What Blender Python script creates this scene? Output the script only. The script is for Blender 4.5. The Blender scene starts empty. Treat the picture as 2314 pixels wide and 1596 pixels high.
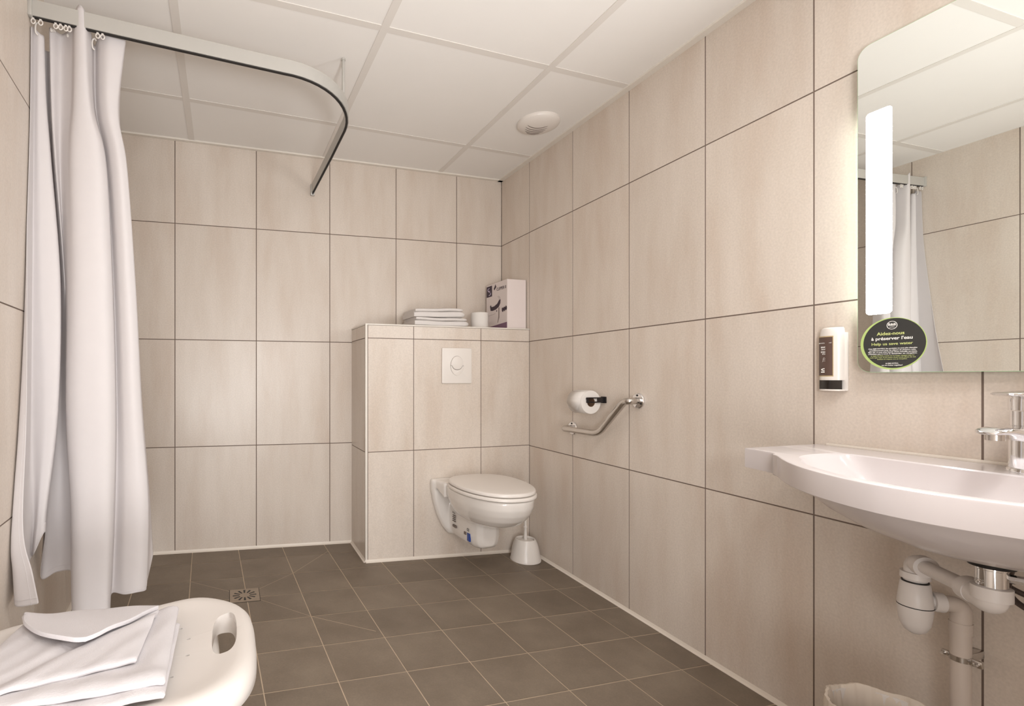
import bpy, bmesh, math, random
from mathutils import Vector, Matrix
random.seed(7)
SC = bpy.context.scene
COL = SC.collection

# ------------------------------------------------------------------ camera, light, exposure
CX, CY, CZ = -1.6804, -2.8359, 1.0065
YAW = 0.29102
FPX, PX, PY = 1122.44, 853.95, 852.41
cam_d = bpy.data.cameras.new('camera')
cam = bpy.data.objects.new('camera', cam_d)
COL.objects.link(cam)
cam.location = (CX, CY, CZ)
cam.rotation_euler = (math.pi / 2, 0, -YAW)
cam_d.sensor_fit = 'HORIZONTAL'
cam_d.sensor_width = 36.0
cam_d.lens = FPX / 2314 * 36.0
cam_d.shift_x = (1157 - PX) / 2314
cam_d.shift_y = (PY - 798) / 2314
cam_d.clip_start = 0.02
SC.camera = cam

w = bpy.data.worlds.new('world')
SC.world = w
w.use_nodes = True
w.node_tree.nodes['Background'].inputs[0].default_value = (1.0, 0.95, 0.9, 1)
w.node_tree.nodes['Background'].inputs[1].default_value = 0.0
VS = SC.view_settings
VS.view_transform = 'Standard'
VS.look = 'None'
VS.gamma = 1.0
VS.use_curve_mapping = False
VS.exposure = 0.38
STRIP_POWER = 46.0       # emission of the lit strips in the mirror
SIDE_POWER = 13.0         # light leaking sideways from the mirror's lamp housing
CEIL_POWER = 7.5        # added ceiling fill lamps behind the camera (W each)
BOUNCE_POWER = 11.5      # fill light added near the camera, aimed up to brighten the ceiling
SOFT_POWER = 9.0
bl = bpy.data.lights.new('bounce_fill', 'AREA')
bl.shape = 'DISK'
bl.size = 0.35
bl.energy = BOUNCE_POWER
bl.color = (0.97, 0.985, 1.0)
bo = bpy.data.objects.new('bounce_fill', bl)
COL.objects.link(bo)
bo.location = (CX + 0.45, CY - 0.15, 1.15)
bl.spread = 2.6
bo.rotation_euler = (math.pi - 0.98, 0.0, 0.0)
fl = bpy.data.lights.new('soft_fill', 'AREA')       # soft fill light added behind the camera to lift the walls
fl.shape = 'SQUARE'
fl.size = 0.7
fl.energy = SOFT_POWER
fl.color = (0.97, 0.985, 1.0)
fo = bpy.data.objects.new('soft_fill', fl)
COL.objects.link(fo)
fo.location = (CX - 0.1, CY - 0.65, 0.50)
fo.rotation_euler = (math.pi / 2 - 0.05, 0, -0.06)
fl.spread = 2.0

# ------------------------------------------------------------------ measured room
ZC = 2.2676
D1 = -0.3104
BX = -0.9917
BT = 1.2857
R1, R2, R3 = 0.6094, 1.2130, 1.8493
FSX, FSY = -0.0364, 0.0231


def fz(x, y):
    """height of the gently sloped wet-room floor"""
    return FSX * x + FSY * y


LW0, LWK = -2.335, 0.065           # left wall: x = LW0 + LWK * (-y)


def lwx(y):
    return LW0 - LWK * y


YF = -3.75                         # wall behind the camera
cyw, syw = math.cos(YAW), math.sin(YAW)
V_R = Vector((cyw, -syw, 0))
V_U = Vector((0, 0, 1))
V_F = Vector((syw, cyw, 0))
CAMP = Vector((CX, CY, CZ))


def ray(u, v):
    return V_R * ((u - PX) / FPX) - V_U * ((v - PY) / FPX) + V_F


def on(u, v, ax, val):
    d = ray(u, v)
    i = 'xyz'.index(ax)
    t = (val - CAMP[i]) / d[i]
    return CAMP + d * t


# ------------------------------------------------------------------ materials
def srgb(r, g, b):
    def f(c):
        c /= 255.0
        return c / 12.92 if c <= 0.04045 else ((c + 0.055) / 1.055) ** 2.4
    return (f(r), f(g), f(b), 1)


def mat(name, col, rough=0.5, metal=0.0, spec=0.5, noise=0.0, nscale=40, bump=0.0, bscale=120, coat=0.0,
        stretch=None):
    m = bpy.data.materials.new(name)
    m.use_nodes = True
    nt = m.node_tree
    b = nt.nodes['Principled BSDF']
    b.inputs['Base Color'].default_value = col
    b.inputs['Roughness'].default_value = rough
    b.inputs['Metallic'].default_value = metal
    b.inputs['Specular IOR Level'].default_value = spec
    if coat:
        b.inputs['Coat Weight'].default_value = coat
        b.inputs['Coat Roughness'].default_value = 0.06
    tc = nt.nodes.new('ShaderNodeTexCoord')
    src = tc.outputs['Object']
    if stretch:
        mp = nt.nodes.new('ShaderNodeMapping')
        mp.inputs['Scale'].default_value = stretch
        nt.links.new(src, mp.inputs['Vector'])
        src = mp.outputs['Vector']
    if noise:
        n = nt.nodes.new('ShaderNodeTexNoise')
        n.inputs['Scale'].default_value = nscale
        n.inputs['Detail'].default_value = 4
        nt.links.new(src, n.inputs['Vector'])
        r = nt.nodes.new('ShaderNodeMapRange')
        r.inputs['To Min'].default_value = 1 - noise
        r.inputs['To Max'].default_value = 1 + noise
        nt.links.new(n.outputs['Fac'], r.inputs['Value'])
        mx = nt.nodes.new('ShaderNodeVectorMath')
        mx.operation = 'SCALE'
        mx.inputs[0].default_value = col[:3]
        nt.links.new(r.outputs['Result'], mx.inputs['Scale'])
        nt.links.new(mx.outputs['Vector'], b.inputs['Base Color'])
    if bump:
        n2 = nt.nodes.new('ShaderNodeTexNoise')
        n2.inputs['Scale'].default_value = bscale
        n2.inputs['Detail'].default_value = 3
        nt.links.new(src, n2.inputs['Vector'])
        bp = nt.nodes.new('ShaderNodeBump')
        bp.inputs['Strength'].default_value = bump
        bp.inputs['Distance'].default_value = 0.002
        nt.links.new(n2.outputs['Fac'], bp.inputs['Height'])
        nt.links.new(bp.outputs['Normal'], b.inputs['Normal'])
    return m


def tile_mat(name, c1, c2, c3, rough, vary, sc=(2.2, 2.2, 0.7), bump=0.03, fine=0.05, spec=0.5):
    """mottled stoneware: slow clouds, fine speckle and a little difference from tile to tile"""
    m = bpy.data.materials.new(name)
    m.use_nodes = True
    nt = m.node_tree
    L = nt.links
    b = nt.nodes['Principled BSDF']
    b.inputs['Roughness'].default_value = rough
    b.inputs['Specular IOR Level'].default_value = spec
    at = nt.nodes.new('ShaderNodeAttribute')
    at.attribute_name = 'tile_rand'
    tc = nt.nodes.new('ShaderNodeTexCoord')
    off = nt.nodes.new('ShaderNodeVectorMath')
    off.operation = 'MULTIPLY_ADD'
    L.new(at.outputs['Fac'], off.inputs[0])
    off.inputs[1].default_value = (37, 53, 29)
    L.new(tc.outputs['Object'], off.inputs[2])
    mp = nt.nodes.new('ShaderNodeMapping')
    mp.inputs['Scale'].default_value = sc
    L.new(off.outputs['Vector'], mp.inputs['Vector'])
    n = nt.nodes.new('ShaderNodeTexNoise')
    n.inputs['Scale'].default_value = 2.6
    n.inputs['Detail'].default_value = 5
    n.inputs['Roughness'].default_value = 0.6
    L.new(mp.outputs['Vector'], n.inputs['Vector'])
    cr = nt.nodes.new('ShaderNodeValToRGB')
    e = cr.color_ramp.elements
    e[0].position = 0.3
    e[0].color = c1
    e[1].position = 0.72
    e[1].color = c3
    k = cr.color_ramp.elements.new(0.5)
    k.color = c2
    L.new(n.outputs['Fac'], cr.inputs['Fac'])
    n2 = nt.nodes.new('ShaderNodeTexNoise')
    n2.inputs['Scale'].default_value = 160
    n2.inputs['Detail'].default_value = 3
    L.new(tc.outputs['Object'], n2.inputs['Vector'])
    r2 = nt.nodes.new('ShaderNodeMapRange')
    r2.inputs['From Min'].default_value = 0.25
    r2.inputs['From Max'].default_value = 0.75
    r2.inputs['To Min'].default_value = 1 - fine
    r2.inputs['To Max'].default_value = 1 + fine
    L.new(n2.outputs['Fac'], r2.inputs['Value'])
    r3 = nt.nodes.new('ShaderNodeMapRange')
    r3.inputs['To Min'].default_value = 1 - vary
    r3.inputs['To Max'].default_value = 1 + vary
    L.new(at.outputs['Fac'], r3.inputs['Value'])
    mu = nt.nodes.new('ShaderNodeMath')
    mu.operation = 'MULTIPLY'
    L.new(r2.outputs['Result'], mu.inputs[0])
    L.new(r3.outputs['Result'], mu.inputs[1])
    vm = nt.nodes.new('ShaderNodeVectorMath')
    vm.operation = 'SCALE'
    L.new(cr.outputs['Color'], vm.inputs[0])
    L.new(mu.outputs['Value'], vm.inputs['Scale'])
    L.new(vm.outputs['Vector'], b.inputs['Base Color'])
    bp = nt.nodes.new('ShaderNodeBump')
    bp.inputs['Strength'].default_value = bump
    bp.inputs['Distance'].default_value = 0.002
    L.new(n2.outputs['Fac'], bp.inputs['Height'])
    L.new(bp.outputs['Normal'], b.inputs['Normal'])
    return m


def emit_mat(name, col, power):
    m = bpy.data.materials.new(name)
    m.use_nodes = True
    nt = m.node_tree
    b = nt.nodes['Principled BSDF']
    b.inputs['Base Color'].default_value = (0.9, 0.9, 0.9, 1)
    b.inputs['Emission Color'].default_value = col
    b.inputs['Emission Strength'].default_value = power
    return m


def cloth_mat(name, col, trans=0.25, bump=0.15, bscale=900, noise=0.02):
    m = mat(name, col, rough=0.85, spec=0.2, noise=noise, nscale=25, bump=bump, bscale=bscale)
    nt = m.node_tree
    b = nt.nodes['Principled BSDF']
    out = nt.nodes['Material Output']
    tr = nt.nodes.new('ShaderNodeBsdfTranslucent')
    tr.inputs['Color'].default_value = col
    mx = nt.nodes.new('ShaderNodeMixShader')
    mx.inputs[0].default_value = trans
    nt.links.new(b.outputs[0], mx.inputs[1])
    nt.links.new(tr.outputs[0], mx.inputs[2])
    nt.links.new(mx.outputs[0], out.inputs['Surface'])
    return m


M = {}
M['wall_tile'] = tile_mat('beige_wall_tile', srgb(205, 190, 176), srgb(212, 200, 188), srgb(218, 207, 196), 0.34, 0.03, sc=(3.0, 3.0, 0.6), fine=0.07)
M['floor_tile'] = tile_mat('brown_floor_tile', srgb(115, 102, 88), srgb(123, 110, 96), srgb(133, 120, 105), 0.5, 0.06,
                           sc=(2, 2, 2), bump=0.12, fine=0.07, spec=0.35)
M['grout_dark'] = mat('taupe_grout', srgb(118, 102, 92), 0.9, noise=0.15, nscale=30)
M['grout_light'] = mat('sand_grout', srgb(196, 176, 152), 0.9, noise=0.2, nscale=18)
M['silicone'] = mat('white_silicone', srgb(226, 216, 204), 0.4, noise=0.03, nscale=15)
M['ceil_panel'] = mat('white_ceiling_panel', srgb(238, 234, 229), 0.8, noise=0.015, nscale=6, bump=0.05, bscale=400)
M['ceil_bar'] = mat('white_ceiling_bar', srgb(224, 218, 211), 0.6, noise=0.01)
M['trim'] = mat('white_trim', srgb(228, 221, 211), 0.4, noise=0.01)
M['ceramic'] = mat('white_ceramic', srgb(228, 222, 216), 0.12, noise=0.008, nscale=6, coat=0.5)
M['resin'] = mat('white_resin', srgb(209, 201, 200), 0.22, noise=0.008, nscale=5, coat=0.3)
M['plastic'] = mat('white_plastic', srgb(228, 221, 214), 0.3, noise=0.01, nscale=8)
M['plastic2'] = mat('matt_white_plastic', srgb(216, 209, 203), 0.4, noise=0.015, nscale=10, bump=0.03, bscale=500)
M['pipe_white'] = mat('white_pipe_plastic', srgb(222, 216, 212), 0.35, noise=0.015)
M['pipe_grey'] = mat('warm_grey_pipe', srgb(204, 192, 182), 0.45, noise=0.03, nscale=14)
M['chrome'] = mat('polished_chrome', (0.82, 0.82, 0.83, 1), 0.07, metal=1.0, noise=0.01)
M['steel'] = mat('brushed_steel', (0.62, 0.59, 0.56, 1), 0.22, metal=1.0, noise=0.05, nscale=60)
M['alu'] = mat('pale_aluminium', srgb(190, 187, 181), 0.4, metal=0.3, noise=0.02, nscale=20)
M['hose'] = mat('braided_dark_steel', (0.16, 0.13, 0.12, 1), 0.35, metal=0.8, noise=0.3, nscale=400)
M['black'] = mat('black_rubber', (0.008, 0.007, 0.007, 1), 0.5, noise=0.1)
M['blackgloss'] = mat('black_coated_metal', (0.010, 0.006, 0.006, 1), 0.25, noise=0.05)
M['dark'] = mat('dark_shadow_gap', (0.02, 0.016, 0.014, 1), 0.8, noise=0.1)
M['gapgrey'] = mat('grey_seam', srgb(120, 108, 100), 0.8, noise=0.1)
M['curtain'] = cloth_mat('white_curtain_cloth', srgb(224, 218, 217), 0.2, bump=0.06, bscale=700)
M['towel'] = cloth_mat('white_terry', srgb(224, 218, 214), 0.06, bump=0.5, bscale=420, noise=0.03)
M['mat_cloth'] = cloth_mat('white_waffle_cloth', srgb(214, 209, 210), 0.06, bump=0.45, bscale=380, noise=0.03)
M['paper'] = cloth_mat('white_tissue', srgb(236, 230, 224), 0.12, bump=0.1, bscale=300)
M['card'] = mat('brown_card', srgb(120, 92, 70), 0.9, noise=0.08)
M['carton'] = mat('white_carton', srgb(226, 214, 210), 0.5, noise=0.012)
M['purple_ink'] = mat('dark_purple_ink', srgb(44, 22, 44), 0.45, noise=0.05)
M['mauve_ink'] = mat('mauve_ink', srgb(126, 94, 116), 0.45, noise=0.05)
M['grey_ink'] = mat('grey_ink', srgb(150, 134, 130), 0.5, noise=0.05)
M['lilac_ink'] = mat('pale_lilac_ink', srgb(206, 190, 210), 0.5, noise=0.03)
M['mirror'] = mat('mirror_glass', (0.90, 0.925, 0.895, 1), 0.0, metal=1.0, noise=0.004, nscale=2)
M['glassedge'] = mat('green_glass_edge', srgb(178, 226, 176), 0.15, noise=0.03)
M['strip'] = emit_mat('lit_frosted_strip', (0.97, 0.985, 1.0, 1), STRIP_POWER)
M['side'] = emit_mat('lit_lamp_side', (0.97, 0.99, 1.0, 1), SIDE_POWER)
M['ceil_fill'] = emit_mat('lit_fill_lamp', (1.0, 0.93, 0.84, 1), 10)  # glow of the added fill lamps
M['sign_dark'] = mat('charcoal_print', srgb(56, 56, 54), 0.35, noise=0.05)
M['sign_green'] = mat('lime_print', srgb(184, 206, 128), 0.4, noise=0.03)
M['sign_olive'] = mat('lime_letters', srgb(206, 214, 138), 0.5, noise=0.03)
M['sign_white'] = mat('white_letters', srgb(240, 238, 232), 0.5, noise=0.02)
M['label_brown'] = mat('brown_label', srgb(92, 72, 64), 0.35, noise=0.06)
M['label_line'] = mat('tan_label_border', srgb(190, 170, 130), 0.4, noise=0.04)
M['window_dark'] = mat('smoked_window', (0.018, 0.014, 0.012, 1), 0.12, noise=0.1)
M['blue'] = mat('blue_print', srgb(28, 66, 150), 0.4, noise=0.04)
M['ink'] = mat('black_ink', (0.02, 0.018, 0.018, 1), 0.5, noise=0.05)
M['liner'] = cloth_mat('cream_bin_liner', srgb(230, 218, 204), 0.3, bump=0.1, bscale=60)
M['drain'] = mat('worn_drain_plate', srgb(152, 136, 118), 0.35, metal=0.3, noise=0.12, nscale=50)


# ------------------------------------------------------------------ geometry helpers
def link(name, bm, m, parent=None, smooth=True, angle=40):
    me = bpy.data.meshes.new(name)
    bm.normal_update()
    bm.to_mesh(me)
    bm.free()
    ms = m if isinstance(m, (list, tuple)) else [m]
    for k in ms:
        me.materials.append(k)
    if smooth:
        me.shade_smooth()
        try:
            me.set_sharp_from_angle(angle=math.radians(angle))
        except Exception:
            pass
    o = bpy.data.objects.new(name, me)
    COL.objects.link(o)
    if parent:
        o.parent = parent
        o.matrix_parent_inverse = parent.matrix_world.inverted()
    return o


def empty(name, loc, label, cat, group=None):
    o = bpy.data.objects.new(name, None)
    COL.objects.link(o)
    o.location = loc
    o.empty_display_size = 0.05
    bpy.context.view_layer.update()
    return tag(o, label, cat, group)


def tag(o, label, cat, group=None):
    o['label'] = label
    o['category'] = cat
    if group:
        o['group'] = group
    return o


def struct(o):
    o['kind'] = 'structure'
    return o


def box(bm, x0, x1, y0, y1, z0, z1, bev=0.0, seg=2):
    b = bmesh.new()
    vs = [b.verts.new((x, y, z)) for x in (x0, x1) for y in (y0, y1) for z in (z0, z1)]
    for q in ((0, 1, 3, 2), (4, 6, 7, 5), (0, 4, 5, 1), (2, 3, 7, 6), (0, 2, 6, 4), (1, 5, 7, 3)):
        b.faces.new([vs[i] for i in q])
    bmesh.ops.recalc_face_normals(b, faces=b.faces)
    if bev:
        bmesh.ops.bevel(b, geom=list(b.edges), offset=bev, segments=seg, profile=0.5, affect='EDGES')
    merge(bm, b)
    return bm


def merge(dst, src, mtx=None, mi=None):
    if mtx is not None:
        bmesh.ops.transform(src, matrix=mtx, verts=src.verts)
    mp = {v: dst.verts.new(v.co) for v in src.verts}
    for f in src.faces:
        try:
            nf = dst.faces.new([mp[v] for v in f.verts])
            nf.material_index = f.material_index if mi is None else mi
        except ValueError:
            pass
    src.free()


def nb():
    return bmesh.new()


def rings(bm, rs, closed=True, cap0=True, cap1=True):
    """skin a list of rings of equal length"""
    vr = [[bm.verts.new(p) for p in r] for r in rs]
    n = len(vr[0])
    for a, b in zip(vr, vr[1:]):
        for i in range(n if closed else n - 1):
            j = (i + 1) % n
            try:
                bm.faces.new((a[i], a[j], b[j], b[i]))
            except ValueError:
                pass
    if cap0:
        bm.faces.new(vr[0][::-1])
    if cap1:
        bm.faces.new(vr[-1])
    bmesh.ops.recalc_face_normals(bm, faces=bm.faces)
    return bm


def lathe(bm, prof, c=(0, 0, 0), n=48, axis='z', cap0=True, cap1=True):
    """prof: list of (radius, height)"""
    c = Vector(c)
    rs = []
    for r, h in prof:
        ring = []
        for i in range(n):
            a = 2 * math.pi * i / n
            p = (r * math.cos(a), r * math.sin(a), h)
            if axis == 'x':
                p = (p[2], p[0], p[1])
            elif axis == 'y':
                p = (p[1], p[2], p[0])
            ring.append(c + Vector(p))
        rs.append(ring)
    b = nb()
    rings(b, rs, True, cap0, cap1)
    merge(bm, b)
    return bm


def catmull(pts, n=8, closed=False):
    P = [Vector(p) for p in pts]
    out = []
    m = len(P)
    for i in range(m if closed else m - 1):
        p0 = P[(i - 1) % m] if closed or i > 0 else P[i] * 2 - P[i + 1]
        p1 = P[i]
        p2 = P[(i + 1) % m]
        p3 = P[(i + 2) % m] if closed or i + 2 < m else P[i + 1] * 2 - P[i]
        for k in range(n):
            t = k / n
            out.append(0.5 * ((2 * p1) + (p2 - p0) * t + (2 * p0 - 5 * p1 + 4 * p2 - p3) * t * t
                              + (3 * p1 - p0 - 3 * p2 + p3) * t ** 3))
    if not closed:
        out.append(P[-1].copy())
    return out


def fillet(pts, rad, n=8):
    """round the corners of a 3-D polyline"""
    P = [Vector(p) for p in pts]
    out = [P[0]]
    for i in range(1, len(P) - 1):
        a, b, c = P[i - 1], P[i], P[i + 1]
        r = rad if not isinstance(rad, (list, tuple)) else rad[i - 1]
        d1, d2 = (a - b), (c - b)
        r1 = min(r, d1.length * 0.49, d2.length * 0.49)
        s, e = b + d1.normalized() * r1, b + d2.normalized() * r1
        for k in range(n + 1):
            t = k / n
            out.append((1 - t) ** 2 * s + 2 * t * (1 - t) * b + t * t * e)
    out.append(P[-1])
    return out


def tube(bm, path, r, n=16, cap=True):
    P = [Vector(p) for p in path]
    rs = []
    up = None
    for i, p in enumerate(P):
        t = (P[min(i + 1, len(P) - 1)] - P[max(i - 1, 0)]).normalized()
        if up is None:
            up = Vector((0, 0, 1)) if abs(t.z) < 0.9 else Vector((1, 0, 0))
        s = t.cross(up)
        s.normalize()
        up = s.cross(t).normalized()
        rr = r[i] if isinstance(r, (list, tuple)) else r
        rs.append([p + (s * math.cos(2 * math.pi * k / n) + up * math.sin(2 * math.pi * k / n)) * rr for k in range(n)])
    b = nb()
    rings(b, rs, True, cap, cap)
    merge(bm, b)
    return bm


def sweep_rect(bm, path, w, h):
    """flat strip: w across (horizontal), h tall, path in a level plane; path runs along its lower middle"""
    P = [Vector(p) for p in path]
    rs = []
    for i, p in enumerate(P):
        t = (P[min(i + 1, len(P) - 1)] - P[max(i - 1, 0)])
        t.z = 0
        t.normalize()
        s = Vector((t.y, -t.x, 0))
        z = Vector((0, 0, 1))
        rs.append([p - s * w / 2, p + s * w / 2, p + s * w / 2 + z * h, p - s * w / 2 + z * h])
    b = nb()
    rings(b, rs)
    merge(bm, b)
    return bm


def prism(bm, poly, fr, depth, bev=0.0):
    """poly: 2-D outline; fr(a, b, d) -> 3-D; extruded from d=0 to d=depth"""
    b = nb()
    rings(b, [[Vector(fr(p[0], p[1], 0)) for p in poly], [Vector(fr(p[0], p[1], depth)) for p in poly]])
    if bev:
        es = [e for e in b.edges if e.is_manifold and e.calc_face_angle(0) > 0.6]
        bmesh.ops.bevel(b, geom=es, offset=bev, segments=2, profile=0.5, affect='EDGES')
    merge(bm, b)
    return bm


def rrect(w, h, r, n=6, cx=0, cy=0):
    out = []
    for sx, sy, a0 in ((1, 1, 0), (-1, 1, 90), (-1, -1, 180), (1, -1, 270)):
        for k in range(n + 1):
            a = math.radians(a0 + 90 * k / n)
            out.append((cx + sx * (w / 2 - r) + r * math.cos(a), cy + sy * (h / 2 - r) + r * math.sin(a)))
    return out


def ell(a, b, n=48, cx=0, cy=0):
    return [(cx + a * math.cos(2 * math.pi * i / n), cy + b * math.sin(2 * math.pi * i / n)) for i in range(n)]


def lettering(name, body, size, loc, right, up, m, parent, bold=0.0, align='CENTER', width=None, track=1.0, depth=0.0002):
    """flat printed letters as a mesh lying on the plane (right, up)"""
    cu = bpy.data.curves.new(name, 'FONT')
    cu.body = body
    cu.size = size
    cu.align_x = align
    cu.align_y = 'CENTER'
    cu.offset = bold * size
    cu.space_character = track
    cu.extrude = depth
    cu.resolution_u = 3
    o = bpy.data.objects.new(name, cu)
    COL.objects.link(o)
    bpy.context.view_layer.update()
    me = bpy.data.meshes.new_from_object(o.evaluated_get(bpy.context.evaluated_depsgraph_get()))
    bpy.data.objects.remove(o)
    bpy.data.curves.remove(cu)
    R, U = Vector(right).normalized(), Vector(up).normalized()
    N = R.cross(U)
    sx = 1.0
    if width and len(me.vertices):
        xs = [v.co.x for v in me.vertices]
        sx = width / max(1e-6, max(xs) - min(xs))
    mt = Matrix.Translation(Vector(loc)) @ Matrix(((R.x, U.x, N.x, 0), (R.y, U.y, N.y, 0), (R.z, U.z, N.z, 0), (0, 0, 0, 1))) \
        @ Matrix.Diagonal((sx, 1, 1, 1))
    me.transform(mt)
    me.materials.clear()
    me.materials.append(m)
    me.name = name
    r = bpy.data.objects.new(name, me)
    COL.objects.link(r)
    r.parent = parent
    r.matrix_parent_inverse = parent.matrix_world.inverted()
    return r


def modify(o, *mods):
    """add modifiers and bake them into the mesh"""
    for kind, kw in mods:
        md = o.modifiers.new(kind, kind)
        for k, v in kw.items():
            setattr(md, k, v)
    bpy.context.view_layer.update()
    me = bpy.data.meshes.new_from_object(o.evaluated_get(bpy.context.evaluated_depsgraph_get()))
    old = o.data
    o.modifiers.clear()
    me.name = old.name
    o.data = me
    bpy.data.meshes.remove(old)
    return o


def tile_field(name, lines_u, rows, fr, g, mtile, mgrout, ends=None, depth=0.0015, clip=None):
    """tiled surface: corners from lines_u (positions) and rows (functions of u); fr(u, z, d) -> point"""
    bm = nb()
    lay = bm.faces.layers.float.new('tile_rand')
    for a, b in zip(lines_u, lines_u[1:]):
        for lo, hi in zip(rows, rows[1:]):
            u0, u1 = a + g / 2, b - g / 2
            if u1 - u0 < 0.004:
                continue
            q = [(u0, lo(u0) + g / 2), (u1, lo(u1) + g / 2), (u1, hi(u1) - g / 2), (u0, hi(u0) - g / 2)]
            f0 = [bm.verts.new(fr(u, z, 0)) for u, z in q]
            f1 = [bm.verts.new(fr(u, z, -depth)) for u, z in q]
            fs = [bm.faces.new(f0)]
            for i in range(4):
                j = (i + 1) % 4
                fs.append(bm.faces.new((f0[j], f0[i], f1[i], f1[j])))
            rv = random.random()
            for f in fs:
                f[lay] = rv
                f.material_index = 0
    a, b = lines_u[0], lines_u[-1]
    lo, hi = rows[0], rows[-1]
    back = [bm.verts.new(fr(u, z, -depth)) for u, z in ((a, lo(a)), (b, lo(b)), (b, hi(b)), (a, hi(a)))]
    f = bm.faces.new(back)
    f.material_index = 1
    # solid body of the wall behind the tiles
    T = 0.1
    fr4 = [bm.verts.new(fr(u, z, -depth - T)) for u, z in ((a, lo(a)), (b, lo(b)), (b, hi(b)), (a, hi(a)))]
    f = bm.faces.new(fr4[::-1])
    f.material_index = 1
    for i in range(4):
        j = (i + 1) % 4
        f = bm.faces.new((back[j], back[i], fr4[i], fr4[j]))
        f.material_index = 1
    return struct(link(name, bm, [mtile, mgrout], smooth=False))


# ------------------------------------------------------------------ the room
G = 0.0045
cc = [-2.3757, -1.9559, -1.5354, -1.1218, -0.7166, -0.3163, 0.0]
rows_b = [lambda x: fz(x, 0) - 0.02, lambda x: R1 - 0.01248 * x, lambda x: R2 + 0.00356 * x, lambda x: R3 + 0.01325 * x, lambda x: ZC + 0.02]
tile_field('wall_back', cc, rows_b, lambda u, z, d: (u, -d, z), G, M['wall_tile'], M['grout_dark'])
dd = [YF, -3.60, -3.245, -2.89, -2.51, -2.132, -1.7835, -1.4289, -1.0649, -0.6911, -0.3104, 0.0]
rows_r = [lambda y: fz(0, y) - 0.02, lambda y: R1 + 0.00918 * y, lambda y: R2 - 0.00516 * y, lambda y: R3 - 0.00735 * y, lambda y: ZC + 0.02]
tile_field('wall_right', dd, rows_r, lambda u, z, d: (-d, u, z), G, M['wall_tile'], M['grout_dark'])
ll = [YF, -3.5, -3.09, -2.68, -2.27, -1.86, -1.45, -1.03, -0.615, -0.2, 0.0]
rows_l = [lambda y: fz(lwx(y), y) - 0.02, lambda y: R1 + 0.01, lambda y: R2 - 0.012, lambda y: R3 - 0.02, lambda y: ZC + 0.02]
tile_field('wall_left', ll, rows_l, lambda u, z, d: (lwx(u) + d, u, z), G, M['wall_tile'], M['grout_dark'])
ff = [lwx(YF), -1.68, -1.26, -0.84, -0.42, 0.0]
tile_field('wall_front', ff, [lambda x: fz(x, YF) - 0.02, lambda x: R1, lambda x: R2, lambda x: R3, lambda x: ZC + 0.02],
           lambda u, z, d: (u, YF + d, z), G, M['wall_tile'], M['grout_dark'])


def clip_room(bm, x_off=0.0):
    """trim a level sheet to the footprint of the room"""
    for co, no in (((0.001, 0, 0), (1, 0, 0)), ((0, 0.001, 0), (0, 1, 0)), ((0, YF - 0.001, 0), (0, -1, 0)),
                   ((LW0 - 0.001, 0, 0), (-1, -LWK, 0))):
        bmesh.ops.bisect_plane(bm, geom=list(bm.verts) + list(bm.edges) + list(bm.faces), plane_co=co, plane_no=no, clear_outer=True)


# floor: grid directions as laid in the photograph
FX0, FY0 = -0.20508, -0.13575
FA = Vector((-0.23667, -0.00391))
FB = Vector((0.00945, -0.22103))
bm = nb()
lay = bm.faces.layers.float.new('tile_rand')
GF = 0.0036


def fgrid(i, j):
    p = Vector((FX0, FY0)) + FA * i + FB * j
    return p


for i in range(-3, 12):
    for j in range(-3, 19):
        c4 = [fgrid(i, j), fgrid(i + 1, j), fgrid(i + 1, j + 1), fgrid(i, j + 1)]
        c = sum(c4, Vector((0, 0))) / 4
        q = []
        for p in c4:
            d = p - c
            q.append(c + Vector((d.x * (1 - GF / 0.236), d.y * (1 - GF / 0.221))))
        f = bm.faces.new([bm.verts.new((p.x, p.y, fz(p.x, p.y))) for p in q][::-1])
        if f.normal.z < 0:
            f.normal_flip()
        f[lay] = random.random()
clip_room(bm)
for f in bm.faces:
    f.material_index = 0
b2 = nb()
fp = [(0, 0), (LW0, 0), (lwx(YF), YF), (0, YF)]
top = [b2.verts.new((x, y, fz(x, y) - 0.0009)) for x, y in fp]
bot = [b2.verts.new((x, y, fz(x, y) - 0.1)) for x, y in fp]
b2.faces.new(top)
b2.faces.new(bot[::-1])
for i in range(4):
    b2.faces.new((top[(i + 1) % 4], top[i], bot[i], bot[(i + 1) % 4]))
bmesh.ops.recalc_face_normals(b2, faces=b2.faces)
merge(bm, b2, mi=1)
# cut lines where tiles fall towards the drain
DR = Vector((-1.615, -0.575))
for p0, p1, wd in (((DR.x + 0.06, DR.y + 0.05), fgrid(5, 1), 0.0016), (fgrid(5, 1), fgrid(4, 0) + Vector((0.0, 0.04)), 0.0022),
                   ((DR.x + 0.06, DR.y - 0.05), fgrid(5, 3), 0.0016), (fgrid(5, 3), fgrid(4, 4) + Vector((-0.02, 0.05)), 0.0022),
                   ((DR.x - 0.06, DR.y + 0.05), fgrid(7, 1), 0.0016), ((DR.x - 0.06, DR.y - 0.05), fgrid(7, 3), 0.0016)):
    a, b = Vector(p0), Vector(p1)
    d = (b - a).normalized()
    s = Vector((-d.y, d.x)) * wd / 2
    f = bm.faces.new([bm.verts.new((p.x, p.y, fz(p.x, p.y) + 0.0004)) for p in (a - s, a + s, b + s, b - s)])
    f.normal_update()
    if f.normal.z < 0:
        f.normal_flip()
    f.material_index = 1
struct(link('floor', bm, [M['floor_tile'], M['grout_light']], smooth=False))

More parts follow.
